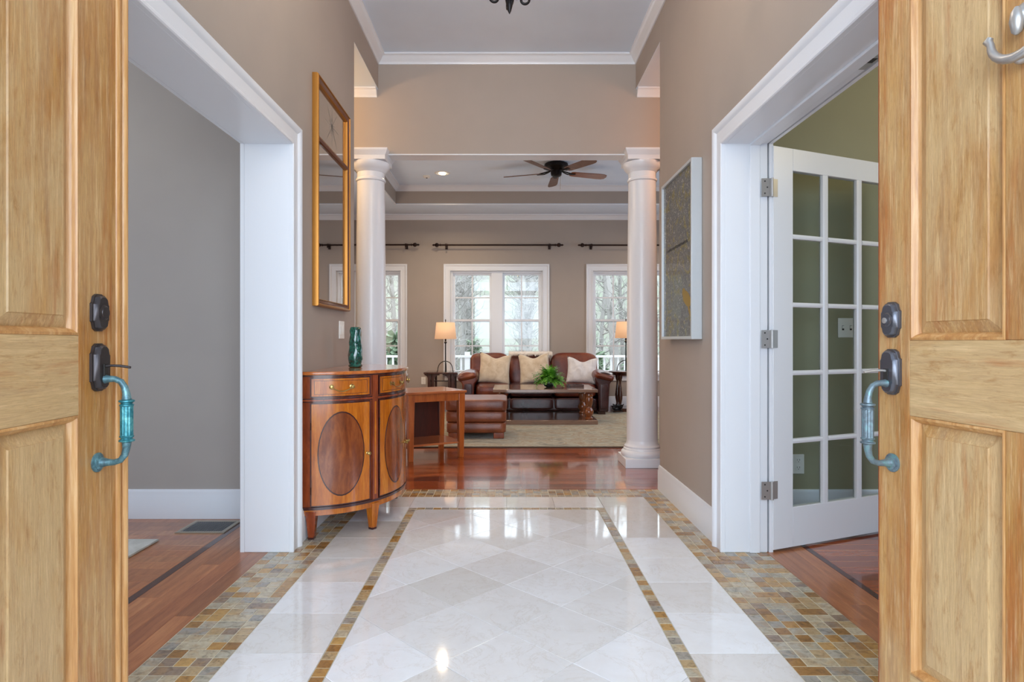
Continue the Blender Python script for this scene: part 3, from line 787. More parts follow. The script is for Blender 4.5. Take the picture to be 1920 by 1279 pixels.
    pts = [(hx, -.072, zc0), (hx, -.071, zb + .034), (hx, -.067, zb + .018), (hx, -.057, zb + .005), (hx, -.042, zb), (hx, -.026, zb), (hx, -.012, zb)]
    P('grip_foot', MB().tube(pts, [.011, .009, .008, .0075, .0075, .009, .013], 14), grip_mat[0], hs, smooth=True)
    P('rosette', MB().lathe([(.024, 0), (.024, .004), (.018, .006), (.018, .009), (.013, .012), (.012, .016)], 24, T(hx, 0, zb) @ R('X', PI / 2)), grip_mat[0], hs, smooth=True)
    return root, P, xs
DOORWH = DOORP.copy(); DOORWH.name = 'weathered_door_wood_rail'
for nd in DOORWH.node_tree.nodes:
    if nd.type == 'MAPPING':
        s_ = nd.inputs['Scale'].default_value; nd.inputs['Scale'].default_value = (s_[2], s_[1], s_[0])
BANDR = simple('reddish_door_edge', (150, 74, 36), .4)
entry_door('door_1', (-1.021, 1.65), (.043, -.999), -1, 'open honey-coloured wooden front door with turquoise grip handle', (.192, True, .123), .012, PEWTERD, (VERD, VERDB))
_, PR, xsr = entry_door('door_2', (.997, 1.65), (.133, -.991), 1, 'open weathered pale wooden front door with grey-blue grip and door knocker', (.105, False, .050), 0, PEWTER, (VERDG, VERDG))

# knocker on the second door
d2 = bpy.data.objects['door_2']
kx, kz = .415, 1.675
kn = PR('knocker', MB().lathe([(.016, 0), (.024, .006), (.026, .014), (.02, .022), (.01, .03)], 20, T(kx, 0, kz + .03) @ R('X', PI / 2)), CHROME, d2, smooth=True)
arc = [(kx + .055 * math.cos(t), -.028 - .004 * math.sin(t), kz + .0 + .062 * math.sin(t)) for t in [PI * (1.0 + k / 14) for k in range(15)]]
arc = [(kx - .060, -.028, kz + .012), (kx - .064, -.03, kz + .004)] + [(kx + .058 * math.cos(t), -.03, kz - .004 + .05 * math.sin(t)) for t in [PI * (1.0 + k / 14) for k in range(15)]] + [(kx + .064, -.03, kz + .004), (kx + .060, -.028, kz + .012)]
PR('ring', MB().tube(arc, [.006, .009] + [.007 + .003 * math.sin(PI * k / 14) for k in range(15)] + [.009, .006], 12), CHROME, kn, smooth=True)
PR('striker', MB().superq(.014, .012, .014, 1, 1, kx, -.02, kz - .055), CHROME, kn, smooth=True)
PR('drop', MB().lathe([(.004, 0), (.010, -.01), (.013, -.03), (.009, -.05), (.003, -.056)], 16, T(kx, -.03, kz + .045)), CHROME, kn, smooth=True)

# ------------------------------------------------------------------ French door
fd_ang = math.atan2(.389, .921)
fd = thing('door_3', 'white french door with fifteen glass panes ajar into the green study', 'door', (1.312, 3.050, 0), fd_ang, None, 'structure')
W_, H_ = .985, 2.02
g0x, g1x = .143, .855
z0, z1 = .212, 1.909
pan = MB().box(.012, g0x, 0, .035, .012, H_).box(g1x, W_, 0, .035, .012, H_)
part('door_stile', MB().box(.012, g0x, 0, .035, .012, H_), TRIM, fd, bevel=.002)
part('door_stile', MB().box(g1x, W_, 0, .035, .012, H_), TRIM, fd, bevel=.002)
part('door_rail', MB().box(g0x, g1x, 0, .035, z1, H_), TRIM, fd, bevel=.002)
part('door_rail', MB().box(g0x, g1x, 0, .035, .012, z0), TRIM, fd, bevel=.002)
mw = .042; cw = (g1x - g0x - 2 * mw) / 3; rh = (z1 - z0 - 4 * .026) / 5
MP = lambda a, b: [(a, .0175), (a + .002, .003), (a + .012 if b - a > .03 else (a + b) / 2 - .003, 0), (b - .012 if b - a > .03 else (a + b) / 2 + .003, 0), (b - .002, .003), (b, .0175), ((a + b) / 2 + .006, .035), ((a + b) / 2 - .006, .035)]
for k in range(2):
    a = g0x + (k + 1) * cw + k * mw
    part('muntin', MB().prism([(p, q) for p, q in MP(a, a + mw)], z0, z1, 'z'), TRIM, fd)
for r in range(4):
    a = z0 + (r + 1) * rh + r * .026
    mb = MB()
    for k in range(3):
        x0 = g0x + k * (cw + mw)
        mb.prism([(q, p) for p, q in MP(a, a + .026)], x0, x0 + cw, 'x')
    part('muntin', mb, TRIM, fd)
for r in range(5):
    for k in range(3):
        x0 = g0x + k * (cw + mw); a = z0 + r * (rh + .026)
        part('pane', MB().box(x0, x0 + cw, .015, .019, a, a + rh), GLASSD, fd)
def hinge(z, root):
    h = part('hinge', MB().tube([(-.004, -.008, z - .045), (-.004, -.008, z + .045)], .0065, 12), CHROME, root, smooth=True)
    part('hinge_leaf', MB().box(.0, .038, -.0025, .0, z - .044, z + .044), CHROME, h)
    Mi = R('Z', -fd_ang)
    part('hinge_leaf', MB().box(-.052, -.006, -.0065, -.004, z - .044, z + .044, Mi), CHROME, h)
    for zz in (-.03, 0, .03):
        part('screw', MB().lathe([(.004, 0), (.004, .001)], 10, Mi @ T(-.036 + (.012 if zz == 0 else 0), -.0065, z + zz) @ R('X', PI / 2)), SLOT, h)
for z in (1.81, 1.06, .31): hinge(z, fd)
sp = part('trim_14', MB().box(1.258, 1.292, 2.10, 2.22, ZO - .0025, ZO), CHROME, kind='structure'); sp['label'] = 'metal strike plate on the study door head'
part('strike_slot', MB().box(1.266, 1.284, 2.13, 2.165, ZO - .0032, ZO - .002), SLOT, sp)

# ------------------------------------------------------------------ switches and outlets
def plate_box(root, w, h):
    part('cover_plate', MB().box(-w / 2, w / 2, -.006, 0, -h / 2, h / 2), WHITE, root, bevel=.002)
sw = thing('light_switch', 'white double light switch on the taupe wall beside the gold mirror', 'light switch', (LX, 4.02, 1.122), PI / 2)
plate_box(sw, .115, .115)
for s in (-.023, .023):
    part('toggle', MB().box(s - .015, s + .015, -.010, -.006, -.032, .032), WHITE, sw, bevel=.0015)
sw2 = thing('light_switch', 'cream double toggle switch on the green study wall', 'light switch', ((1587 - 950) * YR / 1155, YR, 1.128), 0)
plate_box(sw2, .105, .115)
for s in (-.023, .023):
    part('toggle', MB().box(s - .005, s + .005, -.016, -.006, -.004, .012), WHITE, sw2)
    part('toggle_slot', MB().box(s - .006, s + .006, -.0068, -.006, -.014, .014), SLOT, sw2)
def outlet(loc, lab):
    o = thing('wall_outlet', lab, 'electrical outlet', loc, 0)
    plate_box(o, .07, .115)
    for zz in (-.022, .022):
        r = part('receptacle', MB().box(-.017, .017, -.008, -.006, zz - .015, zz + .015), WHITE, o, bevel=.002)
        part('slot', MB().box(-.008, -.006, -.0085, -.008, zz - .002, zz + .008).box(.006, .008, -.0085, -.008, zz - .002, zz + .008).box(-.002, .002, -.0085, -.008, zz - .01, zz - .006), SLOT, r)
outlet(((1496 - 950) * YR / 1155, YR, .322), 'white outlet low on the green study wall behind the french door')
outlet(((794 - 950) * YF / 1155, YF, .42), 'white outlet low on the taupe wall behind the oak table')

# ------------------------------------------------------------------ floor vent, rugs
v = thing('floor_vent', 'metal floor register set in the dining room boards by the baseboard', 'floor vent', (-1.677, 3.475, 0))
fr = MB().sweep([(-.135, -.115, 0), (.135, -.115, 0), (.135, .115, 0), (-.135, .115, 0)], (0, 0, 1), [(0, 0), (0, .004), (.004, .006), (.02, .006), (.024, .003), (.024, 0)], True)
part('vent_frame', fr, VENTM, v)
part('vent_well', MB().box(-.112, .112, -.092, .092, -.0001, .0006), SLOT, v)
for k in range(18):
    x = -.108 + k * .0127
    part('slat', MB().box(x - .0028, x + .0028, -.092, .092, .001, .004), simple('vent_slat', (124, 124, 126), .5, metal=.2) if k == 0 else bpy.data.materials['vent_slat'], v)
tag(part('area_rug', MB().box(-4.3, -1.826, 1.2, 3.235, .0005, .011), LINEN, bevel=.003), 'pale grey woven rug corner on the dining room floor', 'rug')
rg = thing('living_rug', 'beige and ochre patterned rug under the coffee table', 'rug', (0, 0, 0))
part('rug_field', MB().box(-1.45, 2.35, 6.06, 9.0, .001, .014), RUG, rg, bevel=.004)
part('rug_binding', MB().sweep([(-1.45, 6.06, 0), (2.35, 6.06, 0), (2.35, 9.0, 0), (-1.45, 9.0, 0)], (0, 0, 1), [(0, .0008), (-.016, .0008), (-.016, .010), (0, .0125)], True), RUGEDGE, rg)

# ------------------------------------------------------------------ demilune cabinet
cab = thing('demilune_cabinet', 'bow-fronted inlaid wooden cabinet with oval mahogany panels below the gold mirror', 'cabinet', (LX + .001, 3.78, 0))
CA, CD = .54, .45
def E(th, off=0): return ((CD + off) * math.cos(th), (CA + off) * math.sin(th))
def cslab(t0, t1, z0, z1, o0, o1, n=14):
    m = MB(); vs, fs = [], []
    for i in range(n + 1):
        t = t0 + (t1 - t0) * i / n
        for (o, z) in ((o0, z0), (o1, z0), (o1, z1), (o0, z1)):
            x, y = E(t, o); vs.append((max(x, 0), y, z))
    for i in range(n):
        for q in range(4): fs.append((i * 4 + q, i * 4 + (q + 1) % 4, (i + 1) * 4 + (q + 1) % 4, (i + 1) * 4 + q))
    fs.append((3, 2, 1, 0)); fs.append(tuple(n * 4 + q for q in range(4)))
    return m.add(vs, fs)
def half(off, z0, z1, n=40):
    poly = [(max(E(-PI / 2 + PI * i / n, off)[0], 0), E(-PI / 2 + PI * i / n, off)[1]) for i in range(n + 1)]
    return MB().prism(poly, z0, z1, 'z')
part('carcass', half(-.012, .150, .862), MAHOG, cab, smooth=True)
part('cabinet_top', half(.016, .870, .888), CABTOP, cab, bevel=.004)
part('top_moulding', half(.006, .862, .870), BAND, cab, smooth=True)
part('waist_moulding', cslab(-PI / 2, PI / 2, .726, .745, -.014, .002, 40), BAND, cab, smooth=True)
part('waist_bead', cslab(-PI / 2, PI / 2, .731, .740, -.014, .005, 40), MAHOG, cab, smooth=True)
part('base_moulding', cslab(-PI / 2, PI / 2, .158, .172, -.014, .004, 40), BAND, cab, smooth=True)
part('apron', cslab(-PI / 2, PI / 2, .128, .158, -.02, -.002, 40), SATIN, cab, smooth=True)
segs = [(-1.47, -.765), (-.635, -.012), (.012, .635), (.765, 1.47)]
for si, (a, b) in enumerate(segs):
    dr = part('drawer', cslab(a, b, .750, .857, -.014, .001), BAND, cab, smooth=True)
    part('drawer_face', cslab(a + .014, b - .014, .757, .850, -.010, .003), SATIN, dr, smooth=True)
    part('drawer_banding', cslab(a + .045, b - .045, .767, .840, -.010, .0036), BAND, dr, smooth=True)
    part('drawer_veneer', cslab(a + .050, b - .050, .769, .838, -.010, .0044), SATIN, dr, smooth=True)
    c = (a + b) / 2
    for s in (-1, 1):
        t = c + s * .115; x, y = E(t, .004); nrm = math.atan2(math.sin(t) / CA, math.cos(t) / CD)
        part('pull_post', MB().lathe([(.012, 0), (.013, .002), (.006, .005), (.005, .012), (.010, .016), (.009, .022), (.002, .024)], 16, T(x, y, .806) @ R('Z', nrm) @ R('Y', PI / 2)), BRASS, dr, smooth=True)
    pts = []
    for k in range(13):
        s = -1 + 2 * k / 12; t = c + s * .115; x, y = E(t, .02); pts.append((x, y, .803 - .020 * math.cos(s * PI / 2)))
    part('pull_bail', MB().tube(pts, .0028, 8), BRASS, dr, smooth=True)
    d = part('cabinet_door', cslab(a, b, .175, .722, -.014, .001), BAND, cab, smooth=True)
    part('door_veneer', cslab(a + .014, b - .014, .181, .716, -.010, .003), SATIN, d, smooth=True)
    # oval panel
    def oval(hw, hz, off, nm, mt):
        vs, fs = [E(c, off) + (.448,)], []
        n = 36; rings = 5
        for r_ in range(1, rings + 1):
            for k in range(n):
                f = 2 * PI * k / n; t = c + hw * r_ / rings * math.cos(f); vs.append(E(t, off) + (.448 + hz * r_ / rings * math.sin(f),))
        for k in range(n): fs.append((0, 1 + k, 1 + (k + 1) % n))
        for r_ in range(rings - 1):
            for k in range(n): fs.append((1 + r_ * n + k, 1 + (r_ + 1) * n + k, 1 + (r_ + 1) * n + (k + 1) % n, 1 + r_ * n + (k + 1) % n))
        q = len(vs)
        for k in range(n):
            f = 2 * PI * k / n; vs.append(E(c + hw * math.cos(f), off - .002) + (.448 + hz * math.sin(f),))
            fs.append((1 + (rings - 1) * n + k, q + k, q + (k + 1) % n, 1 + (rings - 1) * n + (k + 1) % n))
        part(nm, MB().add(vs, fs), mt, d, smooth=True)
    hw = .26 if si in (0, 3) else .215
    oval(hw + .012, .226, .0037, 'oval_banding', BAND)
    oval(hw, .218, .0046, 'oval_panel', FLAME)
    t = b - .045 if si in (0, 1) else a + .045
    x, y = E(t, .003); nrm = math.atan2(math.sin(t) / CA, math.cos(t) / CD)
    part('knob', MB().lathe([(.007, 0), (.008, .002), (.004, .005), (.004, .013), (.0095, .018), (.010, .023), (.005, .027), (.001, .028)], 16, T(x, y, .435) @ R('Z', nrm) @ R('Y', PI / 2)), BRASS, d, smooth=True)
    hz_ = a + .006 if si in (0, 1) else b - .006
    for zz in (.26, .60):
        x, y = E(hz_, .002); part('hinge_knuckle', MB().tube([(x, y, zz - .02), (x, y, zz + .02)], .003, 8), BRONZE, d, smooth=True)
for t in (-.70, .70, -1.53, 1.53):
    # pilaster strips between doors and the leg below
    x, y = E(t, -.02); nrm = math.atan2(math.sin(t) / CA, math.cos(t) / CD)
    if abs(t) < 1:
        part('pilaster', cslab(t - .038, t + .038, .172, .862, -.014, .006, 4), MAHOG, cab, smooth=True)
        part('pilaster_inlay', cslab(t - .012, t + .012, .20, .715, -.010, .007, 3), SATIN, cab, smooth=True)
    M = T(x + (.028 if abs(t) > 1 else 0), y * (1 if abs(t) < 1 else .985), 0) @ R('Z', nrm if abs(t) < 1 else 0)
    part('leg', MB().taper(.030, .056, 0, .150, 0, 0, M), SATIN if abs(t) < 1 else MAHOG, cab, bevel=.002)
    part('foot_cap', MB().taper(.031, .0325, -.0005, .018, 0, 0, M), BAND, cab)

# vase
vs, fs = [], []; n = 36
prof = [(0, .034), (.004, .041), (.012, .043), (.02, .036), (.028, .037), (.05, .043), (.075, .0435), (.1, .041), (.12, .038), (.135, .0385), (.15, .037), (.17, .035), (.2, .0345), (.225, .0345), (.24, .033), (.247, .028), (.245, .024), (.2, .024), (.02, .024)]
for z, r in prof:
    for k in range(n):
        a = 2 * PI * k / n
        rr = r * (1 + (.05 * math.sin(5 * a + z * 60) + .05 * math.sin(3 * a - z * 95)) * (1 if .02 < z < .24 and r > .025 else 0)); vs.append((rr * math.cos(a), rr * math.sin(a), z))
for i in range(len(prof) - 1):
    for k in range(n): fs.append((i * n + k, i * n + (k + 1) % n, (i + 1) * n + (k + 1) % n, (i + 1) * n + k))
fs.append(tuple(range(n))); fs.append(tuple(range((len(prof) - 1) * n, len(prof) * n)))
tag(part('vase', MB().add(vs, fs), GLAZE, smooth=True, loc=(-.932, 3.795, .8885)), 'glossy dark green ceramic vase on the cabinet top', 'vase')

# ------------------------------------------------------------------ mirror
mr = thing('wall_mirror', 'tall gold-framed mirror with etched starburst in its upper pane', 'mirror', (LX + .001, 3.77, 1.895), PI / 2)
mw_, mh = .352, .648
FP = [(0, 0), (0, .026), (.004, .034), (.010, .036), (.014, .030), (.014, 0)]
rc = [(-mw_, 0, -mh), (mw_, 0, -mh), (mw_, 0, mh), (-mw_, 0, mh)]
part('mirror_frame', MB().sweep(rc, (0, -1, 0), FP, True), GOLD, mr, smooth=True)
part('frame_face', MB().sweep(rc, (0, -1, 0), [(.0142, .002), (.0142, .029), (.020, .031), (.034, .024), (.036, .002)], True), GOLDD, mr, smooth=True)
part('frame_slip', MB().sweep(rc, (0, -1, 0), [(.0362, .002), (.0362, .024), (.040, .024), (.043, .014), (.043, .002)], True), GOLD, mr)
zd = .30
part('divider', MB().prism([(-.008, zd - .016), (-.022, zd - .013), (-.026, zd), (-.022, zd + .013), (-.008, zd + .016)], -mw_ + .04, mw_ - .04, 'x'), GOLDD, mr)
part('mirror_glass', MB().box(-mw_ + .03, mw_ - .03, -.010, -.004, -mh + .03, zd - .012), MIRROR, mr)
ug = part('upper_glass', MB().box(-mw_ + .03, mw_ - .03, -.010, -.004, zd + .012, mh - .03), MIRROR, mr)
st = MB()
for k in range(16):
    a = PI * k / 8; L = .16 if k % 2 == 0 else .07
    c, s = math.cos(a), math.sin(a); wd = .004
    st.add([(-s * wd, -.0104, .465 + c * wd), (s * wd, -.0104, .465 - c * wd), (c * L, -.0104, .465 + s * L)], [(0, 1, 2)])
part('etched_star', st, ETCH, ug)

# ------------------------------------------------------------------ artwork
ar = thing('framed_artwork', 'engraved grey and green artwork under glass in a deep silver frame', 'picture', (RX - .001, 3.75, 1.565), -PI / 2)
aw, ah = .335, .505
rc = [(-aw, 0, -ah), (aw, 0, -ah), (aw, 0, ah), (-aw, 0, ah)]
part('picture_frame', MB().sweep(rc, (0, -1, 0), [(0, 0), (0, .060), (.018, .060), (.018, 0)], True), SILVER, ar, bevel=.002)
pa = part('artwork_panel', MB().box(-aw + .018, aw - .018, -.046, -.01, -ah + .018, ah - .018), ART, ar)
bird = MB()
for i, (cx, cz, rx_, rz_, t) in enumerate([(.20, -.27, .085, .040, -.4), (.14, -.23, .03, .026, 0), (.25, -.34, .05, .014, -.9)]):
    n = 20; pts = [(cx + rx_ * math.cos(2 * PI * k / n) * math.cos(t) - rz_ * math.sin(2 * PI * k / n) * math.sin(t), -.0466 - .0002 * i, cz + rx_ * math.cos(2 * PI * k / n) * math.sin(t) + rz_ * math.sin(2 * PI * k / n) * math.cos(t)) for k in range(n)]
    bird.add(pts, [tuple(range(n))])
part('yellow_motif', bird, simple('ochre_ink', (150, 124, 58), .6), pa)
ins = MB()
for k in range(22):
    x = -.23 + k * .021
    ins.box(x, x + random.uniform(.008, .017), -.0472, -.0466, .055 + random.uniform(-.004, .0), .063 + random.uniform(0, .008))
part('inscription', ins, SLOT, pa)

# ------------------------------------------------------------------ oak end table
ot = thing('end_table', 'orange oak side table with low shelf beside the bow-fronted cabinet', 'side table', (-.848, 5.305, 0), math.atan2(.27, .47))
tw, td = .545, .50
part('tabletop', MB().box(-.012, tw + .012, -.012, td + .012, .583, .605), OAKTOP, ot, bevel=.004)
for (x, y) in ((0, 0), (tw - .062, 0), (0, td - .062), (tw - .062, td - .062)):
    part('leg', MB().add([(x + (.010), y + .008, 0), (x + .052, y + .008, 0), (x + .052, y + .05, 0), (x + .010, y + .05, 0), (x, y, .583), (x + .062, y, .583), (x + .062, y + .062, .583), (x, y + .062, .583)],
         [(0, 3, 2, 1), (4, 5, 6, 7), (0, 1, 5, 4), (1, 2, 6, 5), (2, 3, 7, 6), (3, 0, 4, 7)]), OAK, ot, bevel=.003)
part('apron', MB().box(.062, tw - .062, .010, .030, .515, .583), OAK, ot, bevel=.002)
part('apron', MB().box(.062, tw - .062, td - .030, td - .010, .515, .583), OAK, ot)
part('apron', MB().box(.010, .030, .062, td - .062, .515, .583), OAK, ot)
part('apron', MB().box(tw - .030, tw - .010, .062, td - .062, .515, .583), OAK, ot)
part('shelf', MB().box(.012, tw - .012, .030, td - .03, .125, .143), OAKTOP, ot, bevel=.002)
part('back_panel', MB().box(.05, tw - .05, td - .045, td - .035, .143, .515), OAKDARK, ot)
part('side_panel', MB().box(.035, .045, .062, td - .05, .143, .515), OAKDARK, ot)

# ------------------------------------------------------------------ ottoman
om = thing('ottoman', 'tan-brown leather ottoman with horizontal seams in front of the coffee table', 'ottoman', (-.325, 6.83, .014))
ow, od = .325, .33
for (z0, z1, nm, gr) in ((.06, .175, 'base_band', -.006), (.175, .295, 'middle_band', -.002), (.295, .415, 'top_cushion', .006)):
    part(nm, MB().superq(ow + gr, od + gr, (z1 - z0) / 2 + .004, .22, .16, 0, 0, (z0 + z1) / 2, 48, 14), LEATHERO, om, smooth=True)
for sx in (-1, 1):
    for sy in (-1, 1):
        part('foot', MB().box(sx * .24 - .055, sx * .24 + .055, sy * .25 - .05, sy * .25 + .05, 0, .066), MAHOG, om, bevel=.006)

# ------------------------------------------------------------------ coffee table
ct = thing('coffee_table', 'dark wood coffee table with turned legs and low plinth shelf', 'coffee table', (.48, 8.05, .014))
part('tabletop', MB().box(-.65, .65, -.43, .43, .398, .436), CTABLE, ct, bevel=.006)
part('table_apron', MB().box(-.50, .50, -.30, .30, .378, .398), DKWOOD, ct, bevel=.003)
part('plinth_shelf', MB().box(-.65, .65, -.43, .43, .0, .055), CTABLE, ct, bevel=.006)
for sx in (-1, 1):
    for sy in (-1, 1):
        part('leg', MB().lathe([(.045, .055), (.05, .06), (.05, .075), (.035, .085), (.04, .10), (.058, .13), (.06, .155), (.05, .18), (.036, .20), (.034, .22), (.044, .24), (.05, .28), (.052, .32), (.046, .335), (.05, .345), (.052, .36), (.048, .375)], 24, T(sx * .55, sy * .33, 0)), CLEG, ct, smooth=True)
# fern in a glass bowl
fn = thing('potted_fern', 'bright green fern in a dark glass bowl on the coffee table', 'potted plant', (.55, 8.0, .4505))
part('bowl', MB().lathe([(.035, 0), (.06, .012), (.078, .04), (.082, .07), (.074, .095), (.068, .09), (.07, .07), (.06, .03), (.02, .02)], 28), simple('dark_glass_bowl', (40, 52, 50), .08, coat=.8), fn, smooth=True)
part('soil', MB().lathe([(.01, .065), (.069, .07), (.068, .08), (.002, .084)], 20), simple('potting_soil', (44, 34, 26), .9), fn)
fm = MB(); rnd = random.Random(3)
for k in range(240):
    a = rnd.uniform(0, 2 * PI); L = rnd.uniform(.13, .25); el = rnd.uniform(.15, 1.45)
    p = Vector((.03 * math.cos(a), .03 * math.sin(a), .08)); d = Vector((math.cos(a) * math.cos(el), math.sin(a) * math.cos(el), math.sin(el)))
    side = Vector((-math.sin(a), math.cos(a), 0)); N_ = 10
    for i in range(N_):
        q = p + d * (L / N_); wd = .036 * math.sin(PI * (i + 1.2) / (N_ + 1.5)) + .004
        up = side.cross(d).normalized()
        for s in (-1, 1):
            b1_, b2_ = p, p + d * (L / N_ * .7)
            tip = (p + q) / 2 + side * s * wd + d * .006 + up * rnd.uniform(-.004, .006)
            fm.add([b1_, b2_, tip], [(0, 1, 2)])
        d = (d + Vector((0, 0, -.24 if i > 3 else -.08)) + side * rnd.uniform(-.05, .05)).normalized(); p = q
o = link('foliage', fm.mesh('foliage', LEAF, fix=False), fn); o['kind'] = 'stuff'
tag(part('serving_tray', MB().box(-.11, .11, -.08, .08, 0, .012).box(-.11, .11, -.08, -.07, .012, .03).box(-.11, .11, .07, .08, .012, .03).box(-.11, -.10, -.07, .07, .012, .03).box(.10, .11, -.07, .07, .012, .03), DKWOOD, loc=(.90, 8.12, .4505), bevel=.002), 'small dark wooden tray beside the fern', 'tray')

# ------------------------------------------------------------------ sofa
sf_ = thing('sofa', 'dark brown leather three-seat sofa with rolled arms below the windows', 'sofa', (.412, 9.12, .0))
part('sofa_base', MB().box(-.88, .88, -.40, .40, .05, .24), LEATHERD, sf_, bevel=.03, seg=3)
bx = [(-.975, -.375), (-.375, .255), (.255, .975)]
for k, (a, b) in enumerate(bx):
    a2, b2 = max(a, -.86), min(b, .86)
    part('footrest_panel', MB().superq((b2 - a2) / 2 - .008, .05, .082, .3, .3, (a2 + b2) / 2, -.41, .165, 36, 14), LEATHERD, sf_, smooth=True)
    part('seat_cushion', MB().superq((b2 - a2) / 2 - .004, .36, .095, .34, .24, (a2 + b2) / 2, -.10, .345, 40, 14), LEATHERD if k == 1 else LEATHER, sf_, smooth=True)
    Mt = T((a + b) / 2, .30, .40) @ R('X', -.16)
    bc = MB().superq((b - a) / 2 - .004, .13, .26, .42, .3, 0, 0, .21, 44, 22, Mt)
    part('back_cushion', bc, LEATHER, sf_, smooth=True)
part('sofa_back', MB().box(-.94, .94, .30, .44, .06, .74), LEATHER, sf_, bevel=.05, seg=4)
for s in (-1, 1):
    # rolled arm profile in x-z, extruded along y
    P_ = []
    for k in range(25):
        t = -.45 + k / 24 * (2 * PI - 1.9); P_.append((.155 * math.cos(t) * .82 + .012, .515 + .098 * math.sin(t)))
    prof = [(-.06, .05), (.075, .05), (.085, .30), (.095, .44)] + P_[3:]
    prof = [(x * s, z) for x, z in prof]
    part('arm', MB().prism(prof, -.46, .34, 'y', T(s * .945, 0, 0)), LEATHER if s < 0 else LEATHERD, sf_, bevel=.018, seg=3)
    part('arm_pad', MB().superq(.150, .45, .085, .85, .35, 0, 0, 0, 36, 16, T(s * .965, -.05, .545) @ R('Y', s * .22)), LEATHER, sf_, smooth=True)
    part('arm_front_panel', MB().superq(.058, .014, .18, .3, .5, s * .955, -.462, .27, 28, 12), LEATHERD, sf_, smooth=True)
    for yy in (-.38, .34):
        part('foot', MB().box(s * .93 - .05, s * .93 + .05, yy - .05, yy + .05, .0145 if yy < 0 else 0, .055), DKWOOD, sf_)

def pillow_mesh(w, h, t, chop=.06, n=18):
    vs, fs = [], []
    for sd in (-1, 1):
        for j in range(n + 1):
            v_ = -1 + 2 * j / n
            for i in range(n + 1):
                u = -1 + 2 * i / n
                ed = max(0, (1 - u ** 2) * (1 - v_ ** 2)) ** .38
                x = u * w / 2 * (1 - .09 * (1 - v_ ** 2)); z = v_ * h / 2 * (1 - .08 * (1 - u ** 2))
                if v_ > 0: z -= chop * v_ ** 2 * math.exp(-(u / .45) ** 2)
                y = sd * t / 2 * ed * (1 - .25 * math.exp(-(u / .3) ** 2) * max(v_, 0)) + .006 * math.sin(9 * u + 5 * v_) * ed
                vs.append((x, y, z + h / 2))
    m = (n + 1) ** 2
    for sd in (0, 1):
        for j in range(n):
            for i in range(n):
                a = sd * m + j * (n + 1) + i; fs.append((a, a + 1, a + n + 2, a + n + 1))
    import bmesh
    mb = MB().add(vs, fs)
    me = bpy.data.meshes.new('pillow'); me.from_pydata(mb.v, [], mb.f)
    bm = bmesh.new(); bm.from_mesh(me); bmesh.ops.remove_doubles(bm, verts=bm.verts, dist=1e-5); bmesh.ops.recalc_face_normals(bm, faces=bm.faces); bm.to_mesh(me); bm.free()
    me.shade_smooth(); return me
def pillow(x, y, z, rx, ry, rz, mat, lab, w=.47, h=.46):
    me = pillow_mesh(w, h, .15); me.materials.append(mat)
    o = link('throw_pillow', me, None, (x, y, z)); o.rotation_euler = (rx, ry, rz)
    return tag(o, lab, 'pillow', 'throw pillows on the sofa')
pillow(-.19, 8.93, .43, -.30, .10, .08, PILLOW, 'beige patterned throw pillow at the sofa end near the lamp with full shade')
pillow(.42, 8.93, .43, -.30, -.06, 0, PILLOW, 'beige patterned throw pillow in the middle of the sofa behind the fern', .46, .46)
pillow(1.08, 8.93, .43, -.30, .06, -.1, PILLOWW, 'pale grey-white throw pillow beside the white column', .45, .40)
# fringed throw over the back
tb = thing('fringed_throw', 'cream fringed fur throw laid over the middle of the sofa back', 'throw', (.36, 9.40, .855))
m = MB(); rnd = random.Random(5)
vs, fs = [], []; nx_, ny_ = 24, 8
for j in range(ny_ + 1):
    a = -.5 + j / ny_ * 3.2
    for i in range(nx_ + 1):
        x = -.33 + .66 * i / nx_; r_ = .115
        vs.append((x, -r_ * math.cos(a), r_ * .30 * math.sin(a) + .004 * math.sin(i * 2.1 + j)))
for j in range(ny_):
    for i in range(nx_):
        a = j * (nx_ + 1) + i; fs.append((a, a + 1, a + nx_ + 2, a + nx_ + 1))
part('throw_cloth', MB().add(vs, fs), FUR, tb, smooth=True)
fz = MB()
for k in range(150):
    x = rnd.uniform(-.33, .33); y = -.118 + rnd.uniform(-.003, .003)
    fz.add([(x - .003, y, -.005), (x + .003, y, -.005), (x + rnd.uniform(-.008, .008), y - .008, -.03 - rnd.uniform(0, .012))], [(0, 1, 2)])
for k in range(110):
    x = rnd.uniform(-.33, .33); y = rnd.uniform(-.09, .06)
    fz.add([(x - .003, y, .028), (x + .003, y, .028), (x + rnd.uniform(-.006, .006), y, .045 + rnd.uniform(0, .012))], [(0, 1, 2)])
o = part('fringe', fz, FUR, tb); o['kind'] = 'stuff'

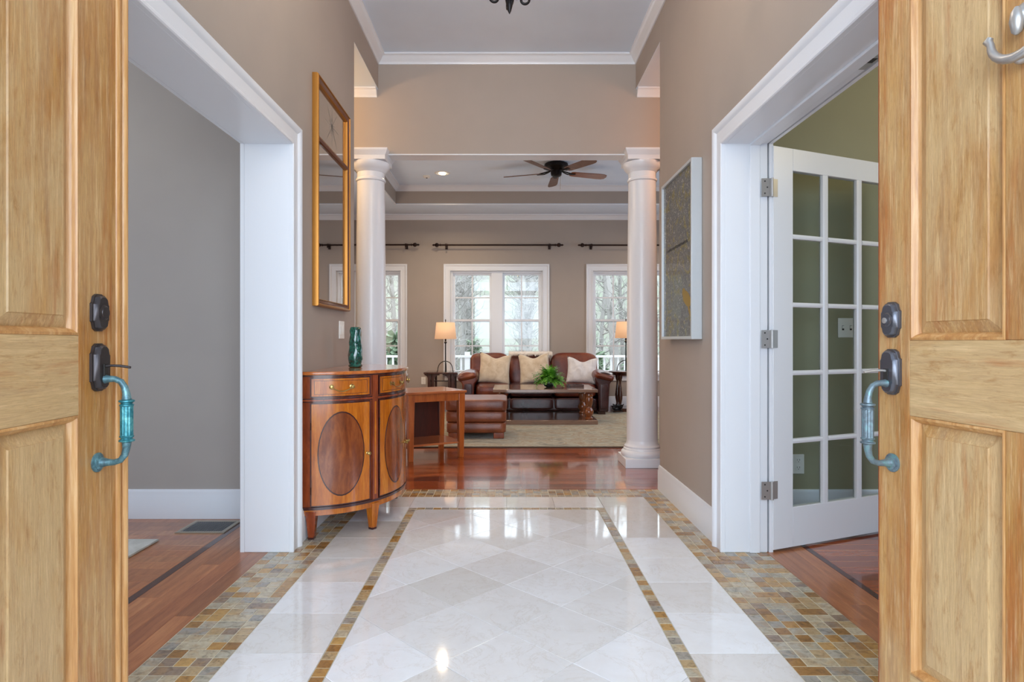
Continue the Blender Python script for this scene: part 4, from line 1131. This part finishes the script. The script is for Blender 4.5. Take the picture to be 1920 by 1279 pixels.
# ------------------------------------------------------------------ end tables by the sofa, lamps
t1 = thing('end_table', 'dark trestle side table with arched brackets at the sofa end, bearing a lamp', 'side table', (-.967, 9.28, 0))
part('tabletop', MB().box(-.252, .245, -.25, .25, .565, .590), DKWOOD, t1, bevel=.004)
for sx in (-1, 1):
    for sy in (-1, 1):
        part('leg', MB().box(sx * .175 - .022, sx * .175 + .022, sy * .19 - .022, sy * .19 + .022, 0, .565), DKWOOD, t1, bevel=.003)
        part('leg', MB().box(sx * .120 - .018, sx * .120 + .018, sy * .19 - .018, sy * .19 + .018, .03, .565), DKWOOD, t1, bevel=.003)
    part('foot_rail', MB().box(sx * .150 - .055, sx * .150 + .055, -.23, .23, 0.0, .03), DKWOOD, t1)
for sx in (-1, 1):
    for d_ in (1, -1):
        arc = [(0, .565), (.08, .565)] + [(.08 - .08 * math.sin(k * PI / 12) - .0, .565 - .02 - .06 * (1 - math.cos(k * PI / 12))) for k in range(7)] + [(0, .48)]
        bx_ = sx * .197 if d_ > 0 else sx * .102
        arcs = [(bx_ + x * (.6 if d_ > 0 else -1) * sx, z) for x, z in arc]
        part('bracket', MB().prism(arcs, -.20, -.18, 'y'), DKWOOD, t1)
part('stretcher', MB().box(-.175, .175, -.012, .012, .44, .455), DKWOOD, t1)
t2 = thing('end_table', 'dark round-topped side table with turned legs beside the white column', 'side table', (1.80, 9.25, 0))
part('tabletop', MB().lathe([(.24, .575), (.262, .58), (.268, .59), (.262, .60), (.255, .603)], 40), DKWOOD, t2, smooth=True)
part('table_apron', MB().lathe([(.21, .54), (.215, .575), (.2, .576)], 36), DKWOOD, t2, smooth=True)
for k in range(4):
    a = PI / 4 + k * PI / 2; x, y = .165 * math.cos(a), .165 * math.sin(a)
    part('leg', MB().lathe([(.028, .06), (.03, .08), (.018, .1), (.02, .13), (.032, .19), (.034, .24), (.024, .32), (.016, .4), (.015, .45), (.024, .465), (.024, .48), (.03, .5), (.032, .54)], 18, T(x, y, 0)), DKWOOD, t2, smooth=True)
part('table_plinth', MB().box(-.21, .21, -.21, .21, 0, .06), DKWOOD, t2, bevel=.006)
def lamp(x, y, z, lab):
    r = thing('table_lamp', lab, 'lamp', (x, y, z), .3, 'table lamps flanking the sofa')
    part('lamp_pole', MB().lathe([(.010, .0), (.009, .20), (.009, .42), (.020, .43), (.020, .445), (.010, .455), (.014, .47), (.014, .48), (.006, .5), (.006, .76), (.009, .765), (.006, .78), (.001, .785)], 14), BLACK, r, smooth=True)
    for k in range(3):
        a = k * 2 * PI / 3 + .4
        pts = [((.13 * math.sin(t * PI / 2 * .98)) * math.cos(a), (.13 * math.sin(t * PI / 2 * .98)) * math.sin(a), .006 + .15 * math.cos(t * PI / 2) ** .8 if t < 1 else .006) for t in [j / 10 for j in range(11)]]
        pts.append((.145 * math.cos(a), .145 * math.sin(a), .006))
        part('lamp_foot', MB().tube(pts, .006, 8), BLACK, r, smooth=True)
    m = MB().lathe([(.163, .49), (.138, .735)], 40, cap=False)
    sh = part('lamp_shade', m, SHADE, r, smooth=True); sh.modifiers.new('t', 'SOLIDIFY').thickness = .003
    return r
lamp(-.915, 9.22, .591, 'lit table lamp with cream shade in front of the paired windows')
lamp(1.79, 9.25, .604, 'lit table lamp with cream shade half hidden by the white column')
point('lamp_bulb_light', (-.915, 9.22, 1.2), 3.5, WARM, .05)
point('lamp_bulb_light', (1.79, 9.25, 1.21), 3.5, WARM, .05)
# cables on the floor by the round table
cm = MB(); rnd = random.Random(2); pts = []
for k in range(60):
    a = k * .75; pts.append((.07 * math.cos(a) * (1 + .2 * math.sin(k)), .06 * math.sin(a * 1.1), .02 + .0016 * k + .012 * math.sin(k * 1.3)))
tag(part('cable_coil', cm.tube(pts, .008, 6), BLACK, loc=(1.60, 8.90, .014), smooth=True), 'black cable coiled on the floor beside the round-topped table', 'cable')

# ------------------------------------------------------------------ ceiling fan
fan = thing('ceiling_fan', 'dark bronze five-blade ceiling fan with brown blades', 'ceiling fan', (.638, 7.93, ZT))
part('motor_housing', MB().lathe([(.12, 0), (.15, -.01), (.156, -.03), (.148, -.055), (.11, -.08), (.075, -.095), (.07, -.10)], 36), BLACK, fan, smooth=True)
part('switch_housing', MB().lathe([(.07, -.10), (.072, -.12), (.066, -.155), (.05, -.165), (.04, -.17), (.01, -.175)], 28), BLACK, fan, smooth=True)
for k in range(5):
    a = math.radians(90 + 72 * k); Mz = R('Z', a)
    ir = part('blade_iron', MB().tube([(.07, 0, -.09), (.12, .022, -.105), (.17, .03, -.118), (.22, .015, -.120)], .008, 8, Mz).tube([(.07, 0, -.09), (.12, -.022, -.105), (.17, -.03, -.118), (.22, -.015, -.120)], .008, 8, Mz).box(.17, .26, -.03, .03, -.126, -.121, Mz @ T(0, 0, 0)), BLACK, fan, smooth=True)
    o_ = [(.20, -.045), (.24, -.056), (.60, -.068), (.66, -.064), (.70, -.045), (.712, 0), (.70, .045), (.66, .064), (.60, .068), (.24, .056), (.20, .045)]
    part('blade', MB().prism(o_, -.004, .004, 'z', Mz @ T(0, 0, -.118) @ R('X', math.radians(-13))), BLADER if k == 4 else BLADE, fan, bevel=.0015, label='reddish brown blade' if k == 4 else None)
part('pull_chain', MB().tube([(.05, -.03, -.16), (.05, -.03, -.34)], .0015, 6), BRASS, fan)

# recessed light & detector
def can(x, y, z, lab, power=26):
    r = thing('recessed_light', lab, 'ceiling light', (x, y, z), 0)
    part('light_trim', MB().sweep([(.085 * math.cos(2 * PI * k / 28), .085 * math.sin(2 * PI * k / 28), 0) for k in range(28)], (0, 0, 1), [(0, -.001), (-.0, -.006), (-.018, -.004), (-.022, -.0005)], True), WHITE, r, smooth=True)
    part('light_baffle', MB().lathe([(.064, -.0005), (.062, -.002), (.05, -.001)], 28), WHITE, r)
    part('light_lens', MB().lathe([(.045, -.010), (.040, -.014), (.001, -.016)], 28), BULB, r, smooth=True)
    spot('recessed_light_beam', (x, y, z - .03), power, (1, .78, .52), 150, .6, .035)
can(-.875, 8.38, ZT, 'lit round recessed ceiling light beyond the cross beam', 75)
for (x, y) in ((2.45, 8.4), (-.8, 6.55), (2.45, 6.55), (.64, 6.55)): spot('recessed_light_beam', (x, y, ZT - .03), 44, (1, .76, .52), 150, .6, .06)
sd = thing('smoke_detector', 'small white ceiling sensor near the lit recessed light', 'smoke detector', (-1.105, 8.52, ZT))
part('sensor_body', MB().lathe([(.05, 0), (.052, -.01), (.045, -.022), (.03, -.028), (.002, -.029)], 24), WHITE, sd, smooth=True)
part('sensor_lens', MB().lathe([(.012, -.028), (.01, -.034), (.002, -.036)], 14), SLOT, sd)

# ------------------------------------------------------------------ chandelier
ch = thing('chandelier', 'black wrought iron chandelier with scrolled arms at the top of the view', 'chandelier', (.012, 2.60, 2.43), .15)
part('finial', MB().lathe([(.001, 0), (.007, .012), (.013, .035), (.014, .05), (.009, .07), (.018, .08), (.022, .095), (.016, .11), (.02, .13)], 16), BLACK, ch, smooth=True)
part('chandelier_stem', MB().lathe([(.02, .13), (.012, .16), (.012, .26), (.024, .30), (.03, .34), (.018, .38), (.01, .42), (.01, .58), (.016, .60)], 18), BLACK, ch, smooth=True)
for k in range(4):
    a = k * PI / 2 - .15 + .12; Mz = R('Z', a)
    zr = .064 if k % 2 == 0 else .076
    pts = [(.062 + (.012 + .020 * q / 24) * math.cos(PI * (1.0 + q / 12)), 0, zr + (.012 + .020 * q / 24) * math.sin(PI * (1.0 + q / 12))) for q in range(25)]
    pts += [(.034, 0, zr + .05), (.02, 0, zr + .09), (.012, 0, zr + .13)]
    part('scroll', MB().tube(pts, .0055, 10, Mz), BLACK, ch, smooth=True)
    part('leaf', MB().tube([(.022, 0, .13), (.020, .0, .08), (.014, .0, .05), (.010, .0, .03)], [.003, .007, .006, .001], 8, R('Z', a + .6)), BLACK, ch, smooth=True)
for k in range(6):
    a = k * PI / 3 + .35; Mz = R('Z', a)
    pts = [(.012 + .338 * q, 0, .36 - .075 * math.sin(q * PI) - .04 * q) for q in [j / 20 for j in range(21)]]
    ar_ = part('chandelier_arm', MB().tube(pts, .0065, 10, Mz), BLACK, ch, smooth=True)
    part('drip_pan', MB().lathe([(.01, .315), (.04, .325), (.045, .332), (.012, .33)], 18, Mz @ T(.35, 0, 0)), BLACK, ar_, smooth=True)
    part('candle_sleeve', MB().lathe([(.012, .33), (.012, .42)], 14, Mz @ T(.35, 0, 0)), simple('ivory_sleeve', (226, 214, 190), .6) if k == 0 else bpy.data.materials['ivory_sleeve'], ar_)
    part('candle_bulb', MB().lathe([(.006, .42), (.015, .44), (.016, .455), (.008, .485), (.001, .50)], 14, Mz @ T(.35, 0, 0)), BULB, ar_, smooth=True)
part('chain', MB().tube([(0, 0, .60), (0, 0, .985)], .006, 8), BLACK, ch)
part('canopy', MB().lathe([(.02, .96), (.05, .985), (.065, 1.01), (.066, 1.019)], 24), BLACK, ch, smooth=True)
for k in range(3):
    a = k * 2 * PI / 3 + .5
    point('chandelier_bulb_light', (.012 + .42 * math.cos(a), 2.60 + .42 * math.sin(a), 3.0), 8, (1, .82, .64), .03)
# hall ceiling lights, out of view around the corners
point('hall_light', (-2.0, 4.8, 2.9), 32, (1.0, .62, .30), .08)
point('hall_light', (2.1, 4.8, 2.9), 22, (1.0, .52, .28), .08)
point('study_ceiling_light', (2.9, 2.3, 2.6), 28, (1.0, .80, .42), .4)
point('dining_ceiling_light', (-2.9, 2.3, 2.6), 16, (1.0, .82, .56), .1)

# ------------------------------------------------------------------ outside the living room windows
part('ground', MB().box(-40, 40, YF + .25, 70, -1.2, -1.0), GROUND, kind='structure')
dk = part('deck', MB().box(-5, 5.5, YF + .2, 12.4, -.22, -.19), DECK, kind='structure')
for k in range(16):
    part('plank', MB().box(-5, 5.5, YF + .2 + k * .14, YF + .335 + k * .14, -.19, -.165), DECK, dk)
rl = thing('deck_railing', 'white deck railing with square balusters seen through the windows', 'railing', (0, 12.2, -.165))
part('top_rail', MB().box(-5, 5.5, -.05, .05, .89, .93), RAILW, rl)
part('bottom_rail', MB().box(-5, 5.5, -.03, .03, .08, .12), RAILW, rl)
me = MB().box(-.018, .018, -.018, .018, .12, .89).mesh('baluster', RAILW)
for k in range(78): link('baluster', me, rl, (-4.95 + k * .135, 0, 0))
me = MB().box(-.05, .05, -.05, .05, 0, 1.0).mesh('railing_post', RAILW)
for k in range(6): link('railing_post', me, rl, (-4.9 + k * 2.06, .02, 0))
rnd = random.Random(11)
def bare_tree(x, y, h, idx):
    tm = MB(); p = Vector((0, 0, 0)); pts = [p]; d = Vector((rnd.uniform(-.05, .05), 0, 1)).normalized()
    for i in range(8):
        p = p + d * h / 8; d = (d + Vector((rnd.uniform(-.06, .06), rnd.uniform(-.06, .06), 0))).normalized(); pts.append(p)
    r0 = rnd.uniform(.07, .15)
    tm.tube(pts, [r0 * (1 - i / 10) for i in range(9)], 7)
    bm_ = MB()
    for i in range(60):
        k = rnd.randint(0, 7) if i % 2 else rnd.randint(0, 3); b0 = pts[k] + (pts[k + 1] - pts[k]) * rnd.random(); a = rnd.uniform(0, 2 * PI); L = rnd.uniform(.4, .85)
        dd = Vector((math.cos(a), math.sin(a), rnd.uniform(.2, 1.0))).normalized(); q = [b0]
        for j in range(4):
            q.append(q[-1] + dd * L / 4); dd = (dd + Vector((rnd.uniform(-.3, .3), rnd.uniform(-.3, .3), .12))).normalized()
            for _k in range(2):
                s_ = Vector((rnd.uniform(-1, 1), rnd.uniform(-1, 1), rnd.uniform(-.2, 1))).normalized() * rnd.uniform(.2, .4)
                bm_.tube([q[-1], q[-1] + s_ * .5, q[-1] + s_ + Vector((0, 0, .1))], [.010, .007, .003], 3, cap=False)
        bm_.tube(q, [.026, .02, .014, .009, .005], 4, cap=False)
    r = thing('bare_tree', 'bare woodland tree with haze in its colour beyond the deck railing outside the windows', 'tree', (x, y, -1.0), 0, 'bare trees in the wood outside')
    part('trunk', tm, BARK, r, smooth=True); o = link('branches', bm_.mesh('branches', BARK, fix=False), r)
for j_, (y_, n_) in enumerate(((15.0, 7), (17.6, 8), (20.2, 9), (22.8, 10), (25.4, 11))):
    for i in range(n_):
        bare_tree((i - (n_ - 1) / 2) * 2.1 + .6 + (j_ % 2) * 1.0, y_ + rnd.uniform(-.2, .2), rnd.uniform(8, 12), i)
def evergreen(x, y, h):
    m = MB(); r = thing('evergreen_tree', 'green evergreen with haze in its colour among the bare trees outside the windows', 'tree', (x, y, -1.0), 0, 'evergreens in the wood outside')
    for k in range(900):
        t = rnd.random() ** .8; z = .4 + t * (h - .4); rr = (1 - t) * h * .26 * rnd.uniform(.4, 1); a = rnd.uniform(0, 2 * PI)
        c = Vector((rr * math.cos(a), rr * math.sin(a), z)); s1 = Vector((rnd.uniform(-1, 1), rnd.uniform(-1, 1), rnd.uniform(-1, .4))).normalized() * .24; s2 = Vector((rnd.uniform(-1, 1), rnd.uniform(-1, 1), rnd.uniform(-.5, .5))).normalized() * .08
        m.add([c, c + s1 + s2, c + s1 * 1.3, c + s1 - s2], [(0, 1, 2, 3)])
    part('trunk', MB().tube([(0, 0, 0), (0, 0, h * .9)], [.09, .02], 8), BARK, r)
    o = link('foliage', m.mesh('foliage', PINE, fix=False), r); o['kind'] = 'stuff'
for (x, y, h) in ((-2.9, 16.2, 2.2), (2.3, 16.3, 1.7), (4.5, 16.2, 2.4), (-1.2, 21.5, 2.0), (5.0, 24.1, 2.2), (-5.0, 24.1, 2.2)):
    evergreen(x, y, h)
# wooded bank behind the trees
bank = MB(); N_ = 40; vs = []; fs = []
for j in range(9):
    for i in range(N_ + 1):
        vs.append((-40 + 80 * i / N_, 29 + j * 2.4, -1.0 + (j / 8) ** 1.1 * 13 + rnd.uniform(-.25, .25)))
for j in range(8):
    for i in range(N_):
        a = j * (N_ + 1) + i; fs.append((a, a + 1, a + N_ + 2, a + N_ + 1))
part('hill', MB().add(vs, fs), GROUND, kind='structure', smooth=True)
